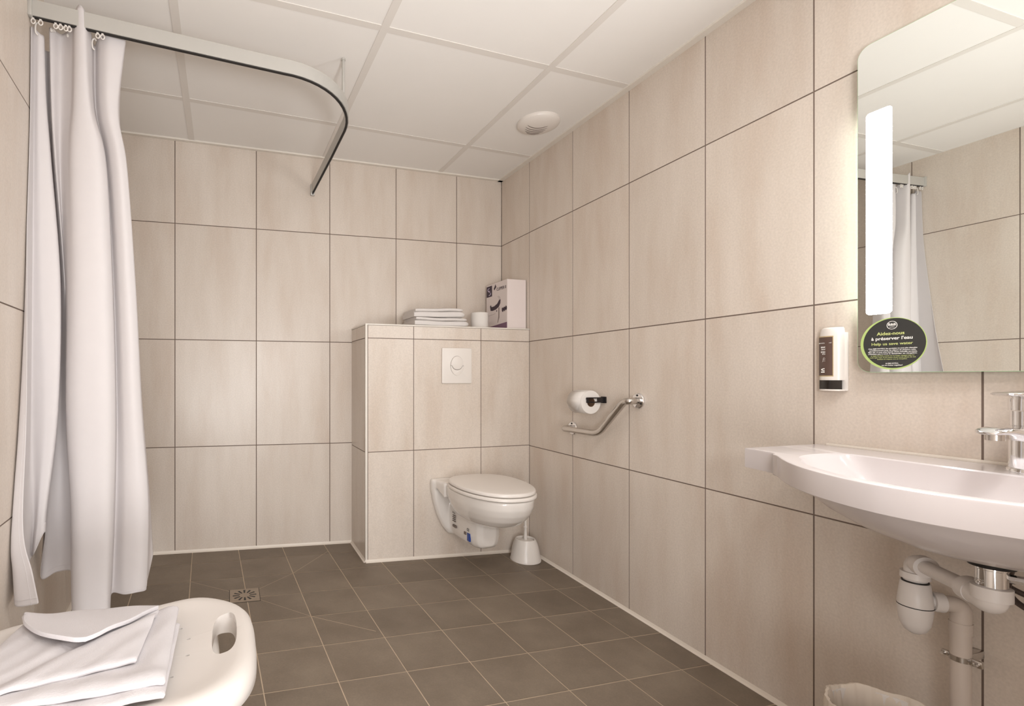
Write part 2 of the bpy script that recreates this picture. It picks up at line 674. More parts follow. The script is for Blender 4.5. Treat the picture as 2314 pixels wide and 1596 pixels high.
# ceiling: mineral panels in a grid of white bars
GX, GY = -0.43246, -0.37238
GA = Vector((-0.71719, -0.02471))
GB = Vector((0.00808, -0.72146))
bm = nb()
box(bm, LW0 - 0.2, 0.1, YF - 0.1, 0.1, ZC + 0.0024, ZC + 0.1)
struct(link('ceiling', bm, M['ceil_panel'], smooth=False))
bm = nb()
BWD = 0.029


def bar(p, d, wd, dz=0.0):
    d = d.normalized()
    s = Vector((-d.y, d.x)) * wd / 2
    a, b = p - d * 6, p + d * 6
    bb = nb()
    lo = [bb.verts.new((q.x, q.y, ZC + dz)) for q in (a - s, a + s, b + s, b - s)]
    hi = [bb.verts.new((q.x, q.y, ZC + 0.0030)) for q in (a - s, a + s, b + s, b - s)]
    bb.faces.new(lo)
    for i in range(4):
        bb.faces.new((lo[i], lo[(i + 1) % 4], hi[(i + 1) % 4], hi[i]))
    bmesh.ops.recalc_face_normals(bb, faces=bb.faces)
    merge(bm, bb)


for i in range(-1, 4):
    bar(Vector((GX, GY)) + GA * i, GB, BWD)
for j in range(-1, 6):
    bar(Vector((GX, GY)) + GB * j, GA, BWD, 0.0006)
clip_room(bm)
struct(link('trim_1', bm, M['ceil_bar'], smooth=False))
# white edge angle under the ceiling, and the silicone joint along the floor
bm = nb()
box(bm, LW0, 0, -0.022, 0.0, ZC - 0.006, ZC + 0.003)
struct(link('trim_2', bm, M['trim'], smooth=False))
bm = nb()
box(bm, -0.03, 0.0, YF, 0, ZC - 0.006, ZC + 0.003)
struct(link('trim_3', bm, M['trim'], smooth=False))


def skirt(name, p0, p1, nrm, w=0.011, h=0.014):
    """cove of silicone between floor and wall"""
    bm = nb()
    n = Vector((nrm[0], nrm[1], 0))
    rs = []
    for p in (p0, p1):
        z = fz(p[0], p[1])
        b = Vector((p[0], p[1], z))
        rs.append([b - Vector((0, 0, 0.002)), b + n * w - Vector((0, 0, 0.002)), b + n * w + Vector((0, 0, 0.0015)),
                   b + n * w * 0.4 + Vector((0, 0, h * 0.4)), b + n * 0.001 + Vector((0, 0, h)), b + Vector((0, 0, h))])
    rings(bm, rs)
    return struct(link(name, bm, M['silicone'], smooth=False))


skirt('baseboard_back', (LW0, 0), (BX, 0), (0, -1))
skirt('baseboard_right', (0, D1), (0, YF), (-1, 0))
skirt('baseboard_left', (LW0, 0), (lwx(YF), YF), (1, 0))

# boxed-in cistern with tiled faces
bxo = BX + 0.012
gb = 0.004
bm = nb()
lay = bm.faces.layers.float.new('tile_rand')


def bfield(us, rws, fr, flip=False):
    for a, b in zip(us, us[1:]):
        for lo, hi in zip(rws, rws[1:]):
            g = gb / 2
            q = [(a + g, lo(a) + g), (b - g, lo(b) + g), (b - g, hi(b) - g), (a + g, hi(a) - g)]
            f0 = [bm.verts.new(fr(u, z, 0)) for u, z in q]
            f1 = [bm.verts.new(fr(u, z, -0.0012)) for u, z in q]
            fs = [bm.faces.new(f0)] + [bm.faces.new((f0[(i + 1) % 4], f0[i], f1[i], f1[(i + 1) % 4])) for i in range(4)]
            rv = random.random()
            for f in fs:
                if flip:
                    f.normal_flip()
                f[lay] = rv
                f.material_index = 0


rb = [lambda u: fz(u, D1) - 0.02, lambda u: R1, lambda u: R2, lambda u: BT - 0.003]
bfield([bxo, -0.7215, -0.3155, 0.0], rb, lambda u, z, d: (u, D1 - d, z))
bfield([D1 + 0.012, 0.0], [lambda u: fz(BX, u) - 0.02, lambda u: R1, lambda u: R2, lambda u: BT - 0.003], lambda u, z, d: (BX - d, u, z), flip=True)
bb = nb()
box(bb, BX + 0.0012, 0.0, D1 + 0.0012, 0.0, -0.03, BT - 0.004)
merge(bm, bb, mi=1)
bb = nb()
box(bb, BX + 0.004, 0.0, D1 + 0.004, 0.0, BT - 0.004, BT)
merge(bm, bb, mi=0)
struct(link('wall_boxing', bm, [M['wall_tile'], M['grout_dark']], smooth=False))
bm = nb()
box(bm, BX - 0.001, BX + 0.011, D1 - 0.001, D1 + 0.011, fz(BX, D1) - 0.01, BT, 0.002)
struct(link('trim_4', bm, M['trim']))
bm = nb()
box(bm, BX - 0.001, 0, D1 - 0.001, D1 + 0.010, BT - 0.003, BT + 0.004, 0.001)
box(bm, BX - 0.001, BX + 0.010, D1 + 0.010, 0, BT - 0.003, BT + 0.004, 0.001)
struct(link('trim_5', bm, M['trim']))
skirt('baseboard_boxing', (BX, D1), (0, D1), (0, -1))
skirt('baseboard_boxing', (BX, 0), (BX, D1), (-1, 0))

# ceiling lamps added out of view behind the camera as general fill
for k, (x, y) in enumerate(((-0.75, -2.75), (-1.45, -3.35))):
    t = empty('fill_lamp', (x, y, ZC), 'added ceiling fill lamp %s' % ('over the washbasin side behind the view', 'near the wall behind the view')[k], 'lamp', 'added fill lamps behind the view')
    bm = nb()
    lathe(bm, [(0.13, 0.0), (0.13, -0.02), (0.118, -0.028), (0.112, -0.02)], (x, y, ZC), cap0=True, cap1=False)
    link('housing', bm, M['plastic'], t)
    bm = nb()
    lathe(bm, [(0.112, -0.02), (0.09, -0.032), (0.04, -0.038), (0.001, -0.039)], (x, y, ZC), cap0=True, cap1=True)
    link('diffuser', bm, M['ceil_fill'], t)
    ld = bpy.data.lights.new('fill_lamp_light', 'AREA')
    ld.shape = 'DISK'
    ld.size = 0.35
    ld.energy = CEIL_POWER
    ld.color = (0.97, 0.98, 1.0)
    lo = bpy.data.objects.new('fill_lamp_light', ld)
    COL.objects.link(lo)
    lo.location = (x, y, ZC - 0.05)
    lo.parent = t
    lo.matrix_parent_inverse = t.matrix_world.inverted()

# ------------------------------------------------------------------ mirror with lit strips
MX = -0.036
MY0, MY1, MZ0, MZ1 = -1.912, -2.650, 1.019, 1.899
mir = empty('mirror', (MX, MY0, MZ0), 'wall mirror with rounded corners, green glass edge and a lit vertical strip', 'mirror')
cyM, czM = (MY0 + MY1) / 2, (MZ0 + MZ1) / 2
bm = nb()
prism(bm, rrect(MY0 - MY1, MZ1 - MZ0, 0.03, 8), lambda a, b, d: (MX + 0.0055 - d, cyM - a, czM + b), 0.005)
o = link('glass_edge', bm, M['glassedge'], mir, angle=30)
bm = nb()
prism(bm, rrect(MY0 - MY1 - 0.0016, MZ1 - MZ0 - 0.0016, 0.0292, 8), lambda a, b, d: (MX + 0.0005 - d, cyM - a, czM + b), 0.0005)
link('mirror_glass', bm, M['mirror'], mir, angle=30)
bm = nb()
box(bm, MX + 0.006, -0.012, MY1 + 0.03, MY0 - 0.016, MZ0 + 0.035, MZ1 - 0.035, 0.002)
link('housing', bm, M['plastic'], mir)
for y0, y1 in ((-1.931, -1.985), (-2.577, -2.631)):
    bm = nb()
    prism(bm, rrect(abs(y1 - y0), 0.54, 0.009, 6), lambda a, b, d: (MX - 0.0002 - d, (y0 + y1) / 2 - a, 1.443 + b), 0.0006)
    s = link('light_strip', bm, M['strip'], mir, angle=30)
    s['label'] = 'glowing frosted lamp strip'
bm = nb()
box(bm, MX + 0.010, -0.013, MY0 - 0.0158, MY0 - 0.0140, 1.17, 1.72)
link('side_diffuser', bm, M['side'], mir, smooth=False)

# round information sticker on the mirror
SY, SZ = -1.9855, 1.0935
st = empty('information_sticker', (MX, MY0, SZ), 'round charcoal sticker with lime rim about saving water on the mirror corner', 'sticker')


def facex(x):
    return lambda a, b, d: (x - d, SY - a, SZ + b)


bm = nb()
prism(bm, ell(0.0665, 0.0675, 64), facex(MX - 0.0002), 0.0004)
link('rim', bm, M['sign_green'], st, smooth=False)
bm = nb()
prism(bm, ell(0.0625, 0.0645, 64, 0.0025, 0.001), facex(MX - 0.0006), 0.0003)
link('printed_face', bm, M['sign_dark'], st, smooth=False)
RT, UP = (0, -1, 0), (0, 0, 1)
XS = MX - 0.0013
bm = nb()
b2 = nb()
outer = ell(0.0108, 0.0108, 40, 0, 0.0475)
inner = ell(0.0095, 0.0095, 40, 0, 0.0475)
fx = facex(XS + 0.0003)
rings(b2, [[Vector(fx(p[0], p[1], 0)) for p in outer], [Vector(fx(p[0], p[1], 0.0003)) for p in outer],
           [Vector(fx(p[0], p[1], 0.0003)) for p in inner], [Vector(fx(p[0], p[1], 0)) for p in inner]], True, False, False)
merge(bm, b2)
link('emblem_ring', bm, M['sign_white'], st, smooth=False)


def stext(body, size, b, m, width, bold=0.0, a=0.0):
    return lettering('lettering', body, size, (XS, SY - a, SZ + b), RT, UP, m, st, bold=bold, width=width)


stext('B&B', 0.0085, 0.049, M['sign_white'], 0.0155, 0.03)
stext('HOTELS', 0.0030, 0.0425, M['sign_white'], 0.0105, 0.01)
stext('Aidez-nous', 0.0115, 0.0262, M['sign_olive'], 0.056, 0.02, -0.003)
stext('à préserver l\'eau', 0.0115, 0.0135, M['sign_white'], 0.083, 0.022, -0.001)
stext('Help us save water', 0.0100, -0.0005, M['sign_olive'], 0.083, 0.01, -0.001)
for k, (t, wd) in enumerate((('Chez B&B HOTELS, les serviettes ne sont plus changées', 0.098), ('quotidiennement pour les séjours de plusieurs nuits.', 0.094),
                             ('Bien sûr, si vous avez besoin d\'une nouvelle serviette,', 0.098), ('n\'hésitez pas à nous la demander en réception.', 0.098))):
    stext(t, 0.0043, -0.0125 - 0.0046 * k, M['sign_white'], wd, 0.02)
for k, (t, wd) in enumerate((('At B&B HOTELS, towels are no longer changed daily for', 0.088), ('multi-night stays. If you need a fresh towel, please do not', 0.092),
                             ('hesitate to request one at reception.', 0.06))):
    stext(t, 0.0040, -0.0315 - 0.0044 * k, M['sign_olive'], wd, 0.0)
stext('At B&B HOTELS,', 0.0042, -0.0515, M['sign_white'], 0.026, 0.015)
stext('we are better together!', 0.0042, -0.0562, M['sign_white'], 0.042, 0.015)

for o in (mir, st):          # the mirror hangs a fraction of a degree out of parallel with the wall
    o.rotation_euler.z = 0.020

# ------------------------------------------------------------------ soap dispenser
SX = -0.026
yl, yr, zs0, zs1 = -1.808, -1.866, 0.967, 1.150
sd = empty('soap_dispenser', (0, (yl + yr) / 2, zs0), 'white wall soap dispenser with brown label beside the mirror', 'soap dispenser')
bm = nb()
box(bm, -0.007, 0, yr - 0.006, yl - 0.002, zs0, zs1 - 0.016, 0.002)
link('wall_plate', bm, M['plastic'], sd)
bm = nb()
rs = []
for z, ins in ((zs0 + 0.0305, 0), (zs1 - 0.025, 0), (zs1 - 0.012, 0.001), (zs1 - 0.004, 0.005), (zs1, 0.014)):
    ring = [(-0.006, yl - ins * 0.3, z), (-0.006, yr + ins * 0.3, z)]
    for k in range(13):
        t = k / 12
        y = yr + ins * 0.5 + (yl - yr - ins) * t
        bulge = 0.010 * (1 - (2 * t - 1) ** 2)
        x = SX + 0.008 - bulge + ins * 0.6
        if k in (0, 12):
            x += 0.004
        ring.append((x, y, z))
    rs.append([Vector(p) for p in ring])
rings(bm, rs)
link('bottle', bm, M['plastic'], sd, angle=35)
bm = nb()
rs = []
for z in (zs0, zs0 + 0.0045):
    ring = [(-0.006, yl, z), (-0.006, yr, z)]
    for k in range(13):
        t = k / 12
        ring.append((SX + 0.008 - 0.010 * (1 - (2 * t - 1) ** 2) + (0.004 if k in (0, 12) else 0), yr + (yl - yr) * t, z))
    rs.append([Vector(p) for p in ring])
rings(bm, rs)
link('base_rim', bm, M['plastic'], sd, angle=35)


def curved_panel(bm, t0, t1, z0, z1, off, n=10):
    rs = []
    for z in (z0, z1):
        front, back = [], []
        for k in range(n + 1):
            t = t0 + (t1 - t0) * k / n
            x = SX + 0.008 - 0.010 * (1 - (2 * t - 1) ** 2)
            front.append(Vector((x - off, yr + (yl - yr) * t, z)))
            back.append(Vector((x + 0.003, yr + (yl - yr) * t, z)))
        rs.append(front + back[::-1])
    b = nb()
    rings(b, rs)
    merge(bm, b)


bm = nb()
curved_panel(bm, 0.02, 0.98, zs0 + 0.0045, zs0 + 0.0305, -0.0012)
link('level_window', bm, M['window_dark'], sd)['label'] = 'smoked window at the bottom'
bm = nb()
curved_panel(bm, 0.28, 0.985, zs0 + 0.041, zs0 + 0.158, 0.0003)
link('label_border', bm, M['label_line'], sd)
bm = nb()
curved_panel(bm, 0.31, 0.975, zs0 + 0.044, zs0 + 0.155, 0.0006)
lab = link('label_panel', bm, M['label_brown'], sd)
tl = 0.66


def dtext(body, size, z, width, bold=0.0, y=None):
    yy = yr + (yl - yr) * tl if y is None else y
    return lettering('lettering', body, size, (SX - 0.0017, yy, z), (-0.06, -1, 0), UP, M['sign_white'], lab, bold=bold, width=width)


dtext('SAVON', 0.0062, 1.0925, 0.0175, 0.02)
dtext('MAINS', 0.0048, 1.0865, 0.0150, 0.01)
dtext('LIQUID', 0.0062, 1.0790, 0.0175, 0.02)
dtext('SOAP', 0.0048, 1.0730, 0.0110, 0.01)
dtext('genuine natural', 0.0042, 1.1052, 0.0320, 0.0, yr + (yl - yr) * 0.62)
bm = nb()
yy = yr + (yl - yr) * tl
for z, a, b in ((1.0280, 0.0078, 0.0038),):
    b2 = nb()
    fx = lambda p, d: Vector((SX - 0.0015 - d, yy - p[0], z + p[1]))
    o1, i1 = ell(a, b, 32), ell(a - 0.0028, b - 0.0022, 32)
    rings(b2, [[fx(p, 0) for p in o1], [fx(p, 0.0003) for p in o1], [fx(p, 0.0003) for p in i1], [fx(p, 0) for p in i1]], True, False, False)
    merge(bm, b2)
box(bm, SX - 0.0018, SX - 0.001, yy - 0.008, yy + 0.008, 1.0195, 1.0225)
link('emblem', bm, M['sign_white'], lab, smooth=False)
bm = nb()
for k in range(3):
    zz = 1.0545 + 0.0035 * k
    tube(bm, catmull([(SX - 0.0018, yy + 0.005 - 0.001 * k, zz - 0.004), (SX - 0.0018, yy + 0.001, zz - 0.001 + 0.001 * k), (SX - 0.0018, yy - 0.004, zz - 0.003)], 5), 0.0003, 6)
link('hand_drawing', bm, M['sign_white'], lab)

# ------------------------------------------------------------------ washbasin
ZB = 0.807
YC = -2.252
half = [(0.0, -1.790), (-0.286, -1.790), (-0.309, -1.884), (-0.328, -1.893), (-0.3435, -1.914), (-0.385, -1.954), (-0.433, -2.006), (-0.478, -2.070),
        (-0.512, -2.140), (-0.530, -2.200), (-0.535, -2.252)]
outer = half + [(x, 2 * YC - y) for x, y in half[-2::-1]]
ih = [(-0.150, -2.252), (-0.146, -2.140), (-0.138, -2.020), (-0.140, -1.955), (-0.175, -1.934), (-0.240, -1.931), (-0.300, -1.945), (-0.345, -1.972), (-0.405, -2.022),
      (-0.452, -2.085), (-0.482, -2.150), (-0.497, -2.205), (-0.501, -2.252)]
inner = [(x, y) for x, y in ih] + [(x, 2 * YC - y) for x, y in ih[-2:0:-1]]
BC = Vector((-0.30, YC))


def raycast(poly, c, a):
    d = Vector((math.cos(a), math.sin(a)))
    best = None
    for i in range(len(poly)):
        p, q = Vector(poly[i]), Vector(poly[(i + 1) % len(poly)])
        e = q - p
        den = d.x * e.y - d.y * e.x
        if abs(den) < 1e-12:
            continue
        t = ((p - c).x * e.y - (p - c).y * e.x) / den
        s = ((p - c).x * d.y - (p - c).y * d.x) / den
        if t > 0 and -1e-9 <= s <= 1 + 1e-9 and (best is None or t < best):
            best = t
    return best


smooth_in = [(p.x, p.y) for p in catmull([(x, y, 0) for x, y in inner], 6, True)]
smooth_out = [outer[0], outer[1], outer[2]] + [(p.x, p.y) for p in catmull([(x, y, 0) for x, y in outer[2:-2]], 6)][1:-1] + [outer[-3], outer[-2], outer[-1]]
angs = sorted(set([2 * math.pi * i / 220 for i in range(220)] + [math.atan2(y - BC.y, x - BC.x) % (2 * math.pi) for x, y in (outer[0], outer[1], outer[2], outer[-1], outer[-2], outer[-3])]))
RO = [raycast(smooth_out, BC, a) for a in angs]
RI = [raycast(smooth_in, BC, a) for a in angs]
DC = Vector((-0.272, -2.258))      # waste outlet


def ring_at(R, z, k=1.0, off=0.0, toward=0.0):
    out = []
    for a, r in zip(angs, R):
        rr = max(0.003, r * k + off)
        p = BC + Vector((math.cos(a), math.sin(a))) * rr
        p = p.lerp(DC, toward)
        out.append(Vector((p.x, p.y, z)))
    return out


def clampx(ring, xm):
    return [Vector((min(p.x, xm), p.y, p.z)) for p in ring]


bas = empty('washbasin', (0, YC, ZB), 'white wide washbasin with bowed front and square side tab on right wall', 'washbasin')
bm = nb()
R_ = [ring_at([0.022] * len(angs), ZB - 0.108, 1, 0, 1.0)]
R_ = []
c0 = [Vector((DC.x + 0.020 * math.cos(a), DC.y + 0.020 * math.sin(a), ZB - 0.106)) for a in angs]
R_.append(c0)
for k, z, tw in ((0.40, -0.102, 0.45), (0.62, -0.094, 0.25), (0.78, -0.078, 0.12), (0.88, -0.055, 0.05), (0.945, -0.028, 0.02), (0.978, -0.010, 0.0), (0.992, -0.003, 0.0)):
    R_.append(ring_at(RI, ZB + z, k, 0, tw))
R_.append(ring_at(RI, ZB, 1.0, 0.004))
R_.append(clampx(ring_at(RO, ZB, 1.0, -0.004), -0.0005))
R_.append(clampx(ring_at(RO, ZB - 0.0012, 1.0, -0.0012), -0.0005))
R_.append(clampx(ring_at(RO, ZB - 0.004, 1.0), -0.0005))
R_.append(clampx(ring_at(RO, ZB - 0.052, 1.0), -0.0005))
R_.append(clampx(ring_at(RO, ZB - 0.054, 1.0, -0.002), -0.0005))
R_.append(clampx(ring_at(RO, ZB - 0.054, 1.0, -0.014), -0.0005))
for k, z, tw in ((1.00, -0.058, 0.0), (0.955, -0.072, 0.0), (0.88, -0.095, 0.04), (0.76, -0.118, 0.10), (0.60, -0.138, 0.22), (0.40, -0.150, 0.45), (0.22, -0.156, 0.75)):
    R_.append(ring_at(RI, ZB + z, k, 0, tw))
R_.append([Vector((DC.x + 0.018 * math.cos(a), DC.y + 0.018 * math.sin(a), ZB - 0.158)) for a in angs])
rings(bm, R_, True, True, True)
link('bowl', bm, M['resin'], bas, angle=24)
bm = nb()
box(bm, -0.010, -0.0005, outer[-1][1] + 0.01, outer[0][1] - 0.03, ZB - 0.002, ZB + 0.007, 0.003)
link('wall_seal', bm, M['silicone'], bas)
bm = nb()
lathe(bm, [(0.030, 0.0), (0.030, -0.004), (0.022, -0.006)], (DC.x, DC.y, ZB - 0.100), 40)
link('outlet_ring', bm, M['chrome'], bas)

# mixer tap
TX, TY = -0.080, -2.236
TK = 1.18
tap = empty('mixer_tap', (TX, TY, ZB), 'chrome single lever mixer tap standing on the back of the washbasin', 'tap')
bm = nb()
lathe(bm, [(0.0285, 0.0), (0.0285, 0.007), (0.0275, 0.009)], (TX, TY, ZB), 48)
link('base_ring', bm, M['chrome'], tap)
bm = nb()
lathe(bm, [(0.0262, 0.008), (0.0262, 0.060), (0.0245, 0.100), (0.0243, 0.127)], (TX, TY, ZB), 48)
link('body', bm, M['chrome'], tap, angle=25)
bm = nb()
rs = []
for s, wd, zb, zt in ((0.034, 0.022, 0.070, 0.100), (0.010, 0.031, 0.064, 0.104), (-0.028, 0.029, 0.066, 0.098), (-0.065, 0.024, 0.077, 0.094), (-0.100, 0.0215, 0.083, 0.098),
                      (-0.122, 0.018, 0.083, 0.096), (-0.132, 0.010, 0.0835, 0.089)):
    x = TX + s
    ring = []
    for k in range(20):
        a = 2 * math.pi * k / 20
        cs, sn = math.cos(a), math.sin(a)
        ring.append(Vector((x, TY + wd * math.copysign(abs(cs) ** 0.7, cs), ZB + (zb + zt) / 2 + (zt - zb) / 2 * math.copysign(abs(sn) ** 0.8, sn))))
    rs.append(ring)
rings(bm, rs)
link('spout', bm, M['chrome'], tap, angle=50)
bm = nb()
lathe(bm, [(0.0115, 0.010), (0.0115, -0.002), (0.0095, -0.0025), (0.0090, 0.002)], (TX - 0.108, TY, ZB + 0.074), 32)
link('aerator', bm, M['steel'], tap)
bm = nb()
lathe(bm, [(0.0262, 0.1285), (0.0262, 0.150), (0.024, 0.163), (0.015, 0.169), (0.001, 0.170)], (TX, TY, ZB), 48)
link('cartridge_cap', bm, M['chrome'], tap, angle=30)
bm = nb()
rs = []
for s, wd, zb, zt in ((0.018, 0.020, 0.153, 0.168), (-0.02, 0.022, 0.155, 0.170), (-0.055, 0.018, 0.158, 0.168), (-0.085, 0.015, 0.160, 0.167), (-0.092, 0.010, 0.162, 0.166)):
    rs.append([Vector((TX + s, TY + wd * cs, ZB + (zb + zt) / 2 + (zt - zb) / 2 * sn)) for cs, sn in
               [(math.copysign(abs(math.cos(2 * math.pi * k / 20)) ** 0.6, math.cos(2 * math.pi * k / 20)), math.sin(2 * math.pi * k / 20)) for k in range(20)]])
rings(bm, rs)
link('lever', bm, M['chrome'], tap, angle=50)

for ch in tap.children:
    for vv in ch.data.vertices:
        d_ = vv.co - Vector((TX, TY, ZB))
        vv.co = Vector((TX + d_.x * TK, TY + d_.y * TK, ZB + d_.z * 1.01))

# waste fitting under the bowl
wz = ZB - 0.158
ws = empty('basin_waste', (DC.x, DC.y, wz), 'chrome waste fitting with black gasket directly under the washbasin bowl', 'drain fitting')
bm = nb()
lathe(bm, [(0.030, 0.006), (0.033, 0.0), (0.031, -0.007), (0.022, -0.008)], (DC.x, DC.y, wz), 40)
link('gasket', bm, M['black'], ws)
bm = nb()
lathe(bm, [(0.0215, -0.006), (0.0225, -0.008), (0.0225, -0.012), (0.0212, -0.013), (0.0212, -0.050)], (DC.x, DC.y, wz), 40)
b_ = link('body', bm, M['chrome'], ws, angle=25)
lettering('lettering', 'HG', 0.011, (DC.x - 0.0192, DC.y + 0.0095, wz - 0.037), (-0.45, -0.89, 0), UP, M['steel'], b_, depth=0.0005)
bm = nb()
tube(bm, [(DC.x + 0.010, DC.y - 0.015, wz - 0.026), (DC.x + 0.022, DC.y - 0.042, wz - 0.026)], 0.0085, 8)
link('lever_port', bm, M['chrome'], ws)

# trap and its pipes
BTX, BTY = -0.132, -2.078
tr = empty('bottle_trap', (BTX, BTY, 0.41), 'white plastic bottle trap with elbows hanging under the washbasin', 'trap')
zn = wz - 0.050
bm = nb()
lathe(bm, [(0.0255, 0.004), (0.0275, 0.004), (0.0275, -0.020), (0.0245, -0.021)], (DC.x, DC.y, zn), 32, cap0=True)
link('union_nut', bm, M['pipe_white'], tr, angle=30)
z_in = 0.576
dirv = (Vector((BTX, BTY, 0)) - Vector((DC.x, DC.y, 0)))
dl = dirv.length
dn = dirv.normalized()
W3 = Vector((DC.x, DC.y, 0))
bm = nb()
pth = fillet([W3 + Vector((0, 0, zn - 0.012)), W3 + Vector((0, 0, z_in - 0.005)), W3 + dn * 0.055 + Vector((0, 0, z_in + 0.0))], 0.03, 8)
tube(bm, pth, 0.0225, 24)
tube(bm, [W3 + dn * 0.038 + Vector((0, 0, z_in)), W3 + dn * 0.062 + Vector((0, 0, z_in))], 0.0245, 24)
link('inlet_elbow', bm, M['pipe_white'], tr)
bm = nb()
tube(bm, [W3 + dn * 0.055 + Vector((0, 0, z_in)), W3 + dn * (dl - 0.01) + Vector((0, 0, z_in - 0.006))], 0.0155, 24)
link('horizontal_tube', bm, M['pipe_white'], tr)
bm = nb()
B3 = Vector((BTX, BTY, 0))
tube(bm, fillet([B3 - dn * 0.034 + Vector((0, 0, z_in - 0.005)), B3 + Vector((0, 0, z_in - 0.006)), B3 + Vector((0, 0, 0.535))], 0.022, 8), 0.0195, 24)
tube(bm, [B3 - dn * 0.040 + Vector((0, 0, z_in - 0.005)), B3 - dn * 0.022 + Vector((0, 0, z_in - 0.005))], 0.0235, 24)
link('upper_elbow', bm, M['pipe_white'], tr)
bm = nb()
lathe(bm, [(0.0205, 0.548), (0.0255, 0.548), (0.0262, 0.533), (0.021, 0.531), (0.019, 0.520)], (BTX, BTY, 0), 32)
link('collar_nut', bm, M['pipe_white'], tr, angle=30)
bm = nb()
lathe(bm, [(0.0225, 0.5275), (0.0235, 0.5275), (0.0235, 0.5245), (0.0225, 0.5245)], (BTX, BTY, 0), 32)
link('seal_ring', bm, M['black'], tr)
bm = nb()
lathe(bm, [(0.0305, 0.4705), (0.0312, 0.4705), (0.0312, 0.4685), (0.0305, 0.4685)], (BTX, BTY, 0), 32)
link('seal_ring', bm, M['black'], tr)
bm = nb()
lathe(bm, [(0.0235, 0.5245), (0.0255, 0.5225), (0.0305, 0.480), (0.0308, 0.4705)], (BTX, BTY, 0), 40)
link('bottle', bm, M['pipe_white'], tr)
bm = nb()
lathe(bm, [(0.0308, 0.4685), (0.0300, 0.452), (0.0265, 0.428), (0.0190, 0.411), (0.010, 0.4045), (0.001, 0.403)], (BTX, BTY, 0), 40)
link('bottle_cup', bm, M['pipe_white'], tr)
PXY = Vector((-0.068, -2.126, 0))
on_ = (PXY - B3).normalized()
bm = nb()
tube(bm, [B3 + on_ * 0.02 + Vector((0, 0, 0.484)), B3 + on_ * 0.046 + Vector((0, 0, 0.482))], 0.0150, 24)
tube(bm, [B3 + on_ * 0.029 + Vector((0, 0, 0.483)), B3 + on_ * 0.048 + Vector((0, 0, 0.482))], 0.0220, 24)
link('outlet_nut', bm, M['pipe_white'], tr)
wp = empty('waste_pipe', (PXY.x, PXY.y, fz(PXY.x, PXY.y)), 'warm grey vertical waste pipe clamped to wall below the washbasin', 'pipe')
bm = nb()
tube(bm, fillet([B3 + on_ * 0.044 + Vector((0, 0, 0.482)), PXY + Vector((0, 0, 0.482)), PXY + Vector((0, 0, 0.420))], 0.045, 12), 0.0178, 24)
tube(bm, [PXY + Vector((0, 0, 0.443)), PXY + Vector((0, 0, 0.418))], 0.0192, 24)
link('elbow', bm, M['pipe_grey'], wp)
bm = nb()
tube(bm, [PXY + Vector((0, 0, 0.430)), PXY + Vector((0, 0, fz(PXY.x, PXY.y) + 0.001))], 0.0172, 24)
link('pipe', bm, M['pipe_grey'], wp)
bm = nb()
lathe(bm, [(0.0176, 0.355), (0.0190, 0.355), (0.0190, 0.367), (0.0176, 0.367)], (PXY.x, PXY.y, 0), 32)
box(bm, PXY.x - 0.006, PXY.x + 0.004, PXY.y - 0.036, PXY.y - 0.016, 0.353, 0.369, 0.002)
box(bm, PXY.x - 0.004, PXY.x + 0.004, PXY.y + 0.016, PXY.y + 0.032, 0.355, 0.366, 0.001)
box(bm, PXY.x + 0.016, -0.0005, PXY.y - 0.010, PXY.y + 0.010, 0.352, 0.370, 0.002)
cl = link('clamp', bm, M['steel'], wp)
bm = nb()
lathe(bm, [(0.0045, 0.0), (0.0045, -0.006), (0.003, -0.008)], (PXY.x - 0.006, PXY.y - 0.028, 0.361), 16, axis='x')
link('screw', bm, M['chrome'], cl)
bm = nb()
lathe(bm, [(0.003, 0.0), (0.003, -0.010)], (PXY.x - 0.004, PXY.y + 0.026, 0.3605), 16, axis='x')
link('screw', bm, M['chrome'], cl)

# flexible supply hoses behind the waste
for k, pts in enumerate(([(-0.085, -2.205, 0.690), (-0.115, -2.185, 0.655), (-0.160, -2.205, 0.612), (-0.175, -2.250, 0.580), (-0.150, -2.330, 0.560), (-0.06, -2.42, 0.545), (-0.006, -2.44, 0.54)],
                         [(-0.085, -2.250, 0.690), (-0.125, -2.235, 0.640), (-0.185, -2.245, 0.580), (-0.200, -2.285, 0.553), (-0.170, -2.360, 0.530), (-0.07, -2.47, 0.50), (-0.006, -2.50, 0.49)])):
    bm = nb()
    tube(bm, catmull(pts, 8), 0.0055, 12)
    tag(link('supply_hose', bm, M['hose']), ('upper dark braided supply hose behind the chrome waste', 'lower dark braided supply hose behind the chrome waste')[k], 'hose', 'braided supply hoses')

